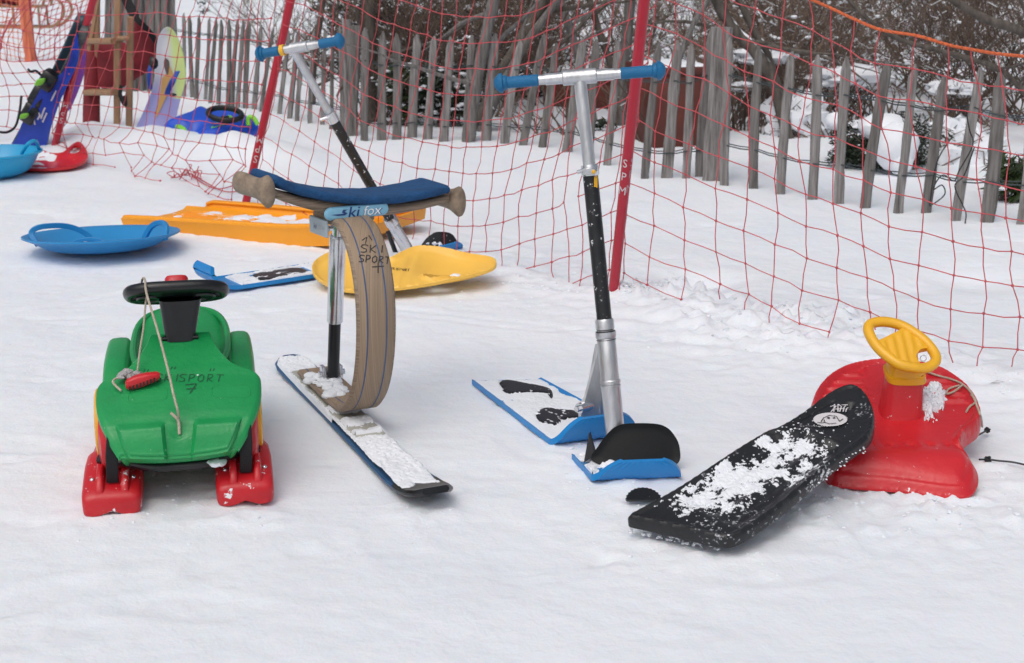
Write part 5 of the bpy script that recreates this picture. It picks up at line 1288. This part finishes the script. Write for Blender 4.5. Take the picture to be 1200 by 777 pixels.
# hood: rows across the body, front to back
rowsH = [(.034, .092, .085, -.004), (.010, .098, .095, -.008), (.000, .110, .103, -.010), (.0015, .118, .108, -.009), (.008, .138, .119, -.006), (.014, .150, .124, -.003), (.019, .158, .128, .0), (.0225, .163, .130, .0005), (.028, .168, .133, .001), (.045, .179, .140, .004), (.078, .195, .1475, .008), (.105, .207, .150, .008), (.130, .217, .1495, .008),
         (.143, .2235, .142, .007), (.152, .228, .120, .005), (.165, .234, .100, .004), (.185, .244, .083, .002), (.208, .256, .069, .0), (.226, .266, .062, .0), (.240, .272, .058, .0)]
Rh = []
for y, z, hw, cr in rowsH:
    r_ = []; M_ = 72
    for j in range(M_+1):
        x = -1+2*j/M_; ax = abs(x)
        drop = cr*ax**2.2+(.006*max(0, (ax-.94)/.06)**2)
        bx_ = .0085*float(sst(.20, .235, ax)*(1-sst(.82, .86, ax)))*float(sst(.088, .112, z)*(1-sst(.159, .167, z)))
        dm = -.010*math.exp(-(x/.12)**2)*math.exp(-((z-.150)/.012)**2)
        r_.append(L_(x*hw, y-bx_*1.3, z-drop+bx_*.5+dm))
    Rh.append(r_)
Kd = 5; fine = []
cols_ = list(zip(*Rh)); cols_ = [spline(list(c_), Kd) for c_ in cols_]; fine = [list(r_) for r_ in zip(*cols_)]
mb = MB(); M_ = len(fine[0]); v = [p for r_ in fine for p in r_]; f = []
for i_ in range(len(fine)-1):
    for j in range(M_-1): f.append((i_*M_+j, i_*M_+j+1, (i_+1)*M_+j+1, (i_+1)*M_+j))
# underside 14 mm lower, closed
n = len(v); v2 = []
for i_, r_ in enumerate(fine):
    for j, p in enumerate(r_): v2.append(p-V((0, 0, .009))+Bk*(.010 if i_ < 12 else 0))
f2 = [tuple(n+a for a in g[::-1]) for g in f]
NI = len(fine); bdr = [(0, j) for j in range(M_)]+[(i_, M_-1) for i_ in range(1, NI)]+[(NI-1, j) for j in range(M_-2, -1, -1)]+[(i_, 0) for i_ in range(NI-2, 0, -1)]
ids = [i_*M_+j for i_, j in bdr]
f3 = [(ids[k], ids[(k+1) % len(ids)], n+ids[(k+1) % len(ids)], n+ids[k]) for k in range(len(ids))]
mb.add(v+v2, f+f2+f3)
hood = mb.build('hood', GREEN, t, angle=38); trh = bvh(mb)
def superring(c, X, Z, hx, hz, n=28, e=.5):
    out = []
    for j in range(n):
        a = 2*math.pi*j/n; out.append(c+X*(math.copysign(abs(math.cos(a))**e, math.cos(a))*hx)+Z*(math.copysign(abs(math.sin(a))**e, math.sin(a))*hz))
    return out
# seat hump and the fenders either side
mb = MB(); rings = []
for y, z0, z1, hw in ((.15, .10, .170, .070), (.17, .10, .188, .086), (.22, .10, .202, .096), (.28, .10, .208, .102), (.36, .12, .212, .104), (.44, .12, .222, .103), (.50, .12, .238, .097), (.54, .12, .245, .087), (.565, .125, .238, .070), (.575, .14, .215, .05)):
    rings.append(superring(L_(0, y, (z0+z1)/2), Rt, Zax, hw, (z1-z0)/2, 32, .55))
loft(mb, rings); mb.build('seat', GREEN, t, angle=60)
mb = MB(); rings = []    # raised welt round the seat
ring_ = [L_(math.copysign(abs(math.cos(a))**.7, math.cos(a))*.093, .37+math.copysign(abs(math.sin(a))**.7, math.sin(a))*.185, .222+.018*math.sin(a)) for a in [2*math.pi*j/48 for j in range(48)]]
tube(mb, ring_, .0065, 8, closed=True); mb.build('seat_welt', GREEN, t)
for s_ in (-1, 1):
    mb = MB(); rings = []
    for y, z1, hw in ((.20, .150, .014), (.23, .185, .020), (.27, .203, .023), (.32, .212, .024), (.38, .216, .024), (.44, .215, .023), (.475, .206, .020), (.49, .19, .015)):
        rings.append(superring(L_(s_*.120, y, (.09+z1)/2), Rt, Zax, hw+.004, (z1-.09)/2, 24, .5))
    loft(mb, rings); mb.build('fender', GREEN, t, angle=60)
    mb = MB(); rings = []   # red lower panel
    for y, z0, z1, hw in ((.045, .085, .14, .016), (.06, .07, .165, .022), (.12, .06, .175, .024), (.30, .05, .17, .024), (.45, .05, .165, .022)):
        rings.append(superring(L_(s_*.122, y, (z0+z1)/2), Rt, Zax, hw, (z1-z0)/2, 20, .4))
    loft(mb, rings); mb.build('side_panel', REDB, t, angle=50)
    mb = MB(); pr = [(.001, -.006), (.06, -.006), (.068, -.002), (.068, .004), (.06, .007), (.03, .008), (.001, .008)]
    lathe(mb, L_(s_*.146, .16, .125), Rt*s_, pr, 30); mb.build('side_disc', YEL, t)
    # ski
    xc = s_*.119; mb = MB(); rings = []
    for y, z0, z1, hw, e in ((-.002, .004, .036, .044, .42), (.004, .0, .044, .0505, .42), (.02, .0, .051, .053, .42), (.06, .0, .063, .053, .38), (.10, .0, .074, .053, .4), (.14, .0, .078, .051, .4), (.20, .0, .062, .046, .4), (.3, .0, .052, .042, .4), (.40, .0, .048, .040, .4), (.43, .0, .04, .038, .4), (.45, .01, .035, .03, .4)):
        c_ = L_(xc, y, (z0+z1)/2); rg2 = superring(c_, Rt, Zax, hw, (z1-z0)/2, 32, e)
        out = []
        for p in rg2:   # notch in the sole
            lx = (p-L_(xc, y, 0)).dot(Rt); lz = p.z
            if lz < (z0+z1)/2: p = p+V((0, 0, .010*math.exp(-(lx/.016)**2)))
            out.append(p)
        rings.append(out)
    loft(mb, rings); mb.build('ski', REDP, t, angle=45)
    mb = MB()
    for dx_ in (-.021, .023):
        rr_ = []
        for y, z in ((.006, .040), (.014, .056), (.03, .070), (.06, .080), (.09, .086), (.11, .084)):
            rr_.append(superring(L_(xc+dx_, y, (z+.03)/2), Rt, Zax, .0075, (z-.03)/2+.004, 14, .6))
        loft(mb, rr_)
    mb.build('ski_rib', REDP, t)
    mb = MB()
    for dx_ in (-.036, .036): blob(mb, L_(xc+dx_, .045, .058), .0052, sz=.8, jit=0, n=10, m=6)
    mb.build('bolt', CHR, t)
    mb = MB(); band(mb, spline([L_(xc+.001, .028, .058), L_(xc+.001, .018, .085), L_(xc+.001, .012, .115), L_(xc+.001+s_*-.002, .02, .150), L_(xc, .05, .16)], 5), .022, .006, Rt); mb.build('strap', BLKF, t)
mb = MB(); pts = spline([L_(-.142, .07, .088), L_(-.10, .045, .090), L_(-.05, .035, .080), L_(0, .035, .078), L_(.05, .035, .080), L_(.10, .045, .090), L_(.142, .07, .088)], 5)
tube(mb, pts, .010, 10, squash=(1.2, 1)); mb.build('axle', BLK, t)
mb = MB(); blob(mb, L_(.068, .020, .083), .016, sz=.4, n=12, m=6); mb.build('snow', SNOW, t)
# steering column and wheel
mb = MB(); yc = .235
rings = [superring(L_(0, yc+.006*u, .262+.080*u), Rt, Bk, lerp(.028, .040, u)*(1.06 if u == 0 else 1), lerp(.020, .026, u), 24, .6) for u in (0, .05, .5, .9, 1.0)]
loft(mb, rings); tube(mb, [L_(-.034, yc-.012, .268), L_(.034, yc-.012, .268)], .0045, 8); mb.build('steering_column', BLK, t)
Wc = L_(-.007, yc+.010, .349); Wn = (ZL*.91+Bk*.42).normalized(); WX = Rt; WY = Wn.cross(WX)
mb = MB(); ring_ = [Wc+WX*(math.copysign(abs(math.cos(a))**.6, math.cos(a))*.088)+WY*(math.copysign(abs(math.sin(a))**.75, math.sin(a))*.056)+Wn*.004 for a in [2*math.pi*j/48 for j in range(48)]]
tube(mb, ring_, .0120, 12, closed=True)
rings = [superring(Wc+Wn*z, WX, WY, .079+e_, .048+e_, 32, .65) for z, e_ in ((-.008, -.012), (-.003, 0), (.004, 0), (.010, -.006))]; loft(mb, rings)
for s_ in (-1, 1): tube(mb, [Wc+WX*.03*s_, Wc+WX*.085*s_], .011, 10, squash=(1, 1))
for s_ in (-1, 1): tube(mb, [Wc+WX*(s_*.052+.020*math.cos(a))+WY*(.026*math.sin(a)-.006)-Wn*.008 for a in [2*math.pi*j/20 for j in range(20)]], .0035, 6, closed=True)
mb.build('steering_wheel', BLK, t)
mb = MB(); rings = [superring(Wc+Wn*z+WY*.0, WX, WY, .022+e_, .018+e_, 20, .7) for z, e_ in ((.008, .001), (.031, 0), (.035, -.003))]; loft(mb, rings); mb.build('horn_button', REDB, t)
# cord looped over the wheel
mb = MB(); c1 = Wc+WX*-.047; 
front = [W(170, 329, 2.68), W(172, 345, 2.64), W(184, 385, 2.60), W(196, 430, 2.575), W(204, 465, 2.545)]
h = trh.ray_cast(CAM, ray(210, 492).normalized()); e1 = h[0]+V((0, -.004, .004)) if h[0] else W(210, 492, 2.55)
pts = [W(166, 345, 2.75), W(166, 331, 2.73), W(168, 326, 2.70)]+front+[W(208, 480, 2.54), e1]; tube(mb, spline(pts, 6), .0022, 7)
h = trh.ray_cast(CAM, ray(211, 508).normalized()); e2 = h[0]+V((0, -.004, .0)) if h[0] else W(211, 508, 2.55)
tube(mb, spline([e1+V((-.012, -.004, .012)), e1+V((-.003, -.008, .005)), e1+V((.001, -.006, -.004)), e2], 5), .0028, 7)
pts = [W(173, 342, 2.70), W(171, 352, 2.69), W(168, 385, 2.68), W(164, 410, 2.67), W(161, 436, 2.655)]; tube(mb, spline(pts, 5), .0019, 7)
tube(mb, spline([W(161, 437, 2.65), W(150, 439, 2.64), W(135, 444, 2.63), W(133, 449, 2.625), W(142, 458, 2.615)], 5), .0022, 7); mb.build('pull_cord', CORD, t)
hp = trh.ray_cast(CAM, ray(154, 450).normalized())[0] or W(154, 450, 2.62)
mb = MB(); 
for k in range(9): blob(mb, hp+Rt*random.uniform(-.022, .012)+Bk*random.uniform(-.01, .012)+V((0, 0, .010+random.random()*.012)), random.uniform(.008, .014), n=9, m=6)
mb.build('cord_bundle', mat('grey_cord_bundle', (.34, .33, .33), .9, .4, 90, .9, 200), t)
mb = MB(); hr = trh.ray_cast(CAM, ray(168, 453).normalized())[0] or W(168, 453, 2.62); X = (Rt+V((0, 0, .18))+Bk*.15).normalized(); Yh = Bk; 
rings = []
for u, hz, hy in ((-.032, .006, .006), (-.028, .010, .010), (-.012, .0125, .011), (.006, .0115, .011), (.026, .008, .010), (.032, .004, .006)):
    rings.append(superring(hr+X*u+V((0, 0, .013)), Yh, Zax, hy, hz, 16, .6))
loft(mb, rings); rg = mb.build('pull_handle', REDB, t)
mb = MB()
for k in range(8): box(mb, hr+X*(-.024+k*.0065)+V((0, 0, .006+.0006*k))-Bk*.0115, X, Zax, Bk, .0014, .004, .0012)
mb.build('teeth', BLK, rg)
mb = MB(); ribbon_px(mb, hand('SKISPORT', 181, 447, 8.0, 8.5, 2.8, 2.0, .1), trh, .0020, .001); ribbon_px(mb, hand('7', 217, 461, 14, 11, 0, 0), trh, .0026, .001)
ribbon_px(mb, [[(168, 437), (170, 433)], [(172, 437), (174, 433)], [(200, 433), (202, 430)], [(204, 433), (206, 430)], [(246, 435), (247, 432)], [(250, 435), (251, 432)]], trh, .0016, .001)
mb.build('lettering', INKG, hood)
for cx_, wdx in ((-.075, .035), (.075, .035)):
    pts = []
    for j in range(40):
        a = 2*math.pi*j/40; q = L_(cx_+math.copysign(abs(math.cos(a))**.5, math.cos(a))*wdx, .088+math.copysign(abs(math.sin(a))**.5, math.sin(a))*.016, .5); h = trh.ray_cast(q, V((0, 0, -1)))
        if h[0]: pts.append(h[0]+V((0, 0, -.0004)))
    mb = MB(); tube(mb, pts, .0013, 6, closed=True); mb.build('moulded_outline', GREEN, hood)


# ================================================================== RED SLED WITH YELLOW STEERING BAR
t = thing('steering_sled', 'red plastic sled with a rounded front and an oval yellow handlebar', 'sled', G(1060, 560))
A, B_, C_ = G(1000, 548, .055), G(1130, 552, .055), G(1050, 421, .140); nn = plane3(A, B_, C_); fr = frame_of(A, nn, V((1, 0, 0)))
P = outline(fr, [(949, 476), (955, 456), (971, 438), (995, 426), (1030, 420), (1062, 421), (1098, 428), (1120, 439), (1139, 455), (1151, 477), (1149, 491), (1134, 503), (1129, 514), (1142, 524), (1149, 537), (1148, 551), (1138, 561), (1112, 562), (1054, 555), (1000, 551), (972, 545), (962, 520), (952, 496)], 6)
cW = to2(fr, PL(1092, 468, fr[0], nn)); cP = to2(fr, PL(1060, 468, fr[0], nn)); cS = to2(fr, PL(1070, 520, fr[0], nn))
def zf(x, y, d):
    rim = .004*np.exp(-((d-.008)/.006)**2); fr_e = 1-sst(-.03, .03, y-cS[1]); edge = -.026*np.exp(-(d/(.003+.013*fr_e))**2)-.012*fr_e*np.exp(-(d/.03)**2)
    con = .014*np.exp(-((x-cP[0])/.050)**8)*sst(-.09, -.02, y-cP[1])*sst(.012, .035, d); 
    groove = .0075*np.clip(np.cos((y-cP[1])*210), 0, 1)**2*sst(.055, .07, np.abs(x-cP[0]))*sst(.012, .03, d)*sst(-.03, 0, y-cP[1])
    dish = -.009*sst(.012, .020, d)
    seat = .014*np.exp(-(((y-cS[1])+.038)/.045)**2)*sst(0, .03, d)
    holes_ = -.006*np.exp(-(((y-cS[1]-.005)/.012)**2+(np.mod(x-cS[0]+.02, .036)-.018)**2/.010**2))*(np.abs(x-cS[0]) < .07)
    return rim+edge+con+groove+dish+seat+holes_
pl = Plate(fr, P, zf, lambda x, y, d: 0*x-.042+.02*sst(0, .03, d), .0042); mb = MB(); pl.into(mb); mb.build('shell', REDB, t, angle=55)
m2 = pl.snow(lambda x, y, d: .30-((x-cW[0]-.35*(y-cW[1]))/.022)**2*.3-((y-cW[1])/.06)**2*.30+fbm(x*60, y*60, 5, .8)*1.8, .012, .0025, edge=.02); m2.build('snow', SNOW, t)
trr = MB(); pl.into(trr); trr = bvh(trr)
# yellow handlebar: oval ring, cross plate, foot
cY = W(1057, 405, 2.80); nY = V((.10, -.55, .84)).normalized(); frY = frame_of(cY, nY, V((1, 0, 0)))
ringpx = [(1018, 389), (1020, 380), (1034, 377), (1052, 380), (1068, 388), (1084, 400), (1095, 414), (1096, 424), (1086, 431), (1072, 431), (1054, 427), (1038, 416), (1026, 404)]
P2 = outline(frY, ringpx, 5); o_, U, V_, N = frY
mb = MB(); tube(mb, [o_+U*a+V_*b for a, b in P2], .0105, 14, closed=True); mb.build('handlebar', YEL, t)
Pm = outline(frY, [(1027, 403), (1036, 397), (1050, 390), (1062, 385), (1078, 396), (1089, 407), (1078, 411), (1073, 419), (1077, 429), (1056, 427), (1040, 417)], 4)
pl2 = Plate(frY, Pm, lambda x, y, d: .004+.0016*np.cos(x*330)*sst(.004, .01, d), .012, .003); mb = MB(); pl2.into(mb); mb.build('cross_plate', YEL, t, angle=50)
S1 = W(1060, 437, 2.83); S2 = trr.ray_cast(CAM, ray(1063, 500).normalized())[0] or W(1063, 500, 2.85)
mb = MB(); rings = []
for u, hx, hy in ((0, .030, .024), (.5, .030, .024), (.9, .035, .026), (.93, .040, .030), (1.15, .040, .030)): rings.append(superring(lerp(cY-N*.006, S1, u), V((1, 0, 0)), V((0, .9, .3)).normalized(), hx, hy, 24, .55))
loft(mb, rings); mb.build('handlebar_stem', YEL, t)
mb = MB(); rings = []; S3 = V((S1.x, S1.y, S2.z-.02))
for u, hx, hy in ((-.02, .032, .020), (.02, .037, .025), (.3, .038, .028), (.6, .040, .033), (.85, .044, .040), (1.0, .050, .046)):
    rings.append(superring(lerp(S1, V((S2.x, S1.y+.01, S2.z-.015)), u), V((1, 0, 0)), V((0, 1, -.10)).normalized(), hx, hy, 28, .6))
loft(mb, rings); mb.build('console', REDB, t, angle=60)
mb = MB(); k0 = W(1082, 420, 2.74); ring_ = [k0+V((math.cos(a)*.006, 0, math.sin(a)*.006)) for a in [2*math.pi*j/14 for j in range(14)]]; tube(mb, ring_, .0012, 6, closed=True); mb.build('eye_ring', CHR, t)
def surf(px, py, off=.003):
    h = trr.ray_cast(CAM, ray(px, py).normalized()); return h[0]+V((0, -off*.4, off)) if h[0] else G(px, py, .02)
mb = MB(); tube(mb, spline([surf(x, y) for x, y in ((1085, 437), (1100, 442), (1115, 446), (1128, 452), (1138, 462), (1144, 476), (1149, 490))]+[G(1151, 500, .02)], 5), .0022, 7)
tube(mb, spline([surf(x, y) for x, y in ((1128, 452), (1118, 460), (1109, 463), (1112, 457), (1124, 453))], 5), .0022, 7)
tube(mb, spline([surf(x, y) for x, y in ((1138, 464), (1143, 472), (1136, 478), (1132, 484))], 5), .0022, 7); mb.build('pull_cord', CORD, t)
mb = MB(); pts = [G(1129, 515, .03), G(1140, 513, .02), G(1150, 508, .018), G(1157, 504, .014)]; tube(mb, spline(pts, 5), .0020, 6); blob(mb, G(1157, 504, .014), .007, sz=.9); mb.build('black_cord', BLK, t)
mb = MB(); pts = [G(1148, 536, .02), G(1158, 534, .018), G(1172, 536, .018), G(1190, 541, .012), G(1215, 546, .014)]
for p in pts: p.z = max(tz(p)+.003, .01)
tube(mb, spline(pts, 5), .0020, 6); blob(mb, pts[1], .008, sz=.8); mb.build('black_cord', BLK, t)

# ================================================================== BLACK SLED LEANING ON THE RED ONE
t = thing('snow_board_sled', 'glossy black plastic sled patched with snow, its nose resting on the red sled', 'sled', G(800, 625))
A, B_, C_ = G(737, 607, .042), G(845, 630, .042), G(1003, 452, .170); nn = plane3(A, B_, C_); fr = frame_of(A, nn, V((.62, .78, 0)))
P = outline(fr, [(736, 606), (745, 599), (775, 583), (805, 565), (861, 528), (889, 511), (900, 505), (912, 501), (940, 484), (961, 468), (980, 456), (999, 451), (1012, 458), (1021, 471), (1025, 490), (1020, 510), (1000, 526), (975, 544), (945, 569), (918, 592), (890, 612), (866, 627), (845, 631), (800, 621), (760, 612)], 6)
bl = to2(fr, PL(792, 617, fr[0], nn)); tip = to2(fr, PL(1003, 470, fr[0], nn)); ax_ = V((tip[0]-bl[0], tip[1]-bl[1])); La = ax_.length; ax_.normalize()
def loc(x, y): u = (x-bl[0])*ax_.x+(y-bl[1])*ax_.y; v_ = -(x-bl[0])*ax_.y+(y-bl[1])*ax_.x; return u, v_
def zf(x, y, d):
    u, v_ = loc(x, y)
    rim = .005*np.exp(-((d-.006)/.005)**2)-.006*np.exp(-(d/.002)**2)
    wellm = sst(.05, .09, u)*(1-sst(La*.66, La*.74, u)); well = -.008*sst(.016, .030, d)*wellm
    lip = .008*np.exp(-((u-La*.72)/.012)**2)*sst(.02, .05, d)
    hole = -.012*np.exp(-((u-La*.965)**2+(v_+.00)**2)/.009**2)
    gr = -.004*np.exp(-((v_-.045+.10*(u-La*.75))/.004)**2)*(u > La*.72)*(u < La*.96)
    ks = .0022*np.cos(v_*170)*wellm*sst(.03, .05, d)
    return rim+well+lip+hole+gr+ks
pl = Plate(fr, P, zf, lambda x, y, d: 0*x-.020+.006*sst(0, .02, d), .0040); mb = MB(); pl.into(mb); mb.build('shell', BLKS, t, angle=55)
def msk(x, y, d):
    u, v_ = loc(x, y); n1 = fbm(u*30+3, v_*36, 6, .85)*3.0
    a = .24-((u-La*.60)/.075)**2*.45-((v_)/.085)**2*.45
    b = .30-((u-La*.33)/.15)**2*.6-((v_-.01+.10*(u-La*.33))/.062)**2*.45
    c = .05-((u-La*.52)/.10)**2*.6-((v_+.01)/.08)**2*.3
    return np.maximum(np.maximum(a, b), c)+n1*.75-.03
m2 = pl.snow(msk, .0034, .0018, edge=.010); m2.build('snow', SNOW, t)
mb = MB()
for _ in range(260):
    u = random.uniform(.02, La*.9); v_ = random.gauss(0, .05); x = bl[0]+ax_.x*u-ax_.y*v_; y = bl[1]+ax_.y*u+ax_.x*v_
    if not bool(inpoly(np.array([x]), np.array([y]), P)[0]): continue
    dd = pdist(np.array([x]), np.array([y]), P); z = float(zf(np.array([x]), np.array([y]), dd)[0]); o_, U, V_, N = fr; blob(mb, o_+U*x+V_*y+N*(z+.001), random.choice((.0006, .0008, .0009, .0012, .0022)), n=6, m=4, sz=.5)
mb.build('snow_flecks', SNOW, t)
# snow along the near side wall
mb = MB()
for k in range(150):
    u = random.random(); a = lerp(G(738, 621, .012), G(842, 642, .010), u) if k < 85 else lerp(G(846, 640, .014), G(1015, 528, .12), u); a += V((0, -.002, random.uniform(-.004, .012)))
    blob(mb, a, random.uniform(.0012, .004 if k < 85 else .0022), n=7, m=5)
mb.build('edge_snow', SNOW, t)
trb = MB(); pl.into(trb); trb = bvh(trb)
def decal(pxs, m_, nm, off):
    v = []
    for x, y in pxs:
        h = trb.ray_cast(CAM, ray(x, y).normalized())
        if h[0] is not None: v.append(h[0]+nn*off)
    c = sum(v, V((0, 0, 0)))/len(v); mb = MB(); mb.add(v+[c], [(k, (k+1) % len(v), len(v)) for k in range(len(v))]); mb.build(nm, m_, t, smooth=False)
decal([(973+20*math.cos(a), 493-8*math.sin(a)) for a in [2*math.pi*k/36 for k in range(36)]], WHT, 'emblem', .003)
mb = MB(); ribbon_px(mb, [[(962, 497), (965, 492), (972, 489), (980, 490), (984, 496)], [(958, 497), (962, 498), (968, 497)], [(984, 496), (988, 493)], [(966, 494), (966, 497), (972, 499), (980, 498)]], trb, .0016, .0045)
ribbon_px(mb, [[(969.5, 491.5), (972.5, 492.5)], [(976, 492), (979, 492)]], trb, .0040, .0046); mb.build('emblem_drawing', INK, t)
mb = MB(); ribbon_px(mb, [[(974, 484), (980, 477)], [(977, 484), (978, 475)], [(982, 484), (982, 475), (986, 478), (984, 484)], [(988, 484), (990, 475)], [(973, 478), (979, 476)], [(986, 476), (993, 475)], [(991, 484), (993, 478)], [(978, 481), (990, 480)]], trb, .0022, .003)
ribbon_px(mb, [[(938+3*k, 500.5+.5*math.sin(k*2.1)), (940+3*k, 501.2)] for k in range(12)], trb, .0014, .003); mb.build('lettering', WHT, t)
# serrated brake paddle on the far side
mb = MB(); o2 = W(756, 585, 2.62); cP_ = G(757, 588, .010); v = []; N2 = 26
for k in range(N2+1):
    a = math.pi*k/N2; r_ = .034*(1 if k % 2 else .92); v.append(cP_+V((-math.cos(a)*r_-.004, math.sin(a)*r_*.95, math.sin(a)*.012)))
top_ = [p+V((0, -.003, .005)) for i_, p in enumerate(v)]; n = len(v)
mb.add(v+top_, [tuple(range(n))[::-1], tuple(range(n, 2*n))]+[(k, (k+1) % n, n+(k+1) % n, n+k) for k in range(n)])
mb.build('brake_paddle', BLKD, t, smooth=False)

# small debris
mb = MB()
for dx_, dy_ in ((0, 0), (.012, .010), (.018, -.004)):
    p = G(1163, 458)+V((dx_, dy_, 0)); p.z = tz(p)+.003; u = V((1, random.uniform(-.4, .4), .1)).normalized(); s = u.cross(Zax).normalized()
    mb.add([p-u*.010, p+s*.003+V((0, 0, .002)), p+u*.010, p-s*.003], [(0, 1, 2), (0, 2, 3)])
o = mb.build('dead_leaves', BROWNL, org=V((G(1163, 458).x, G(1163, 458).y, 0)), smooth=False); tag(o, 'scrap of brown dead leaf on the snow at the right', 'leaf')
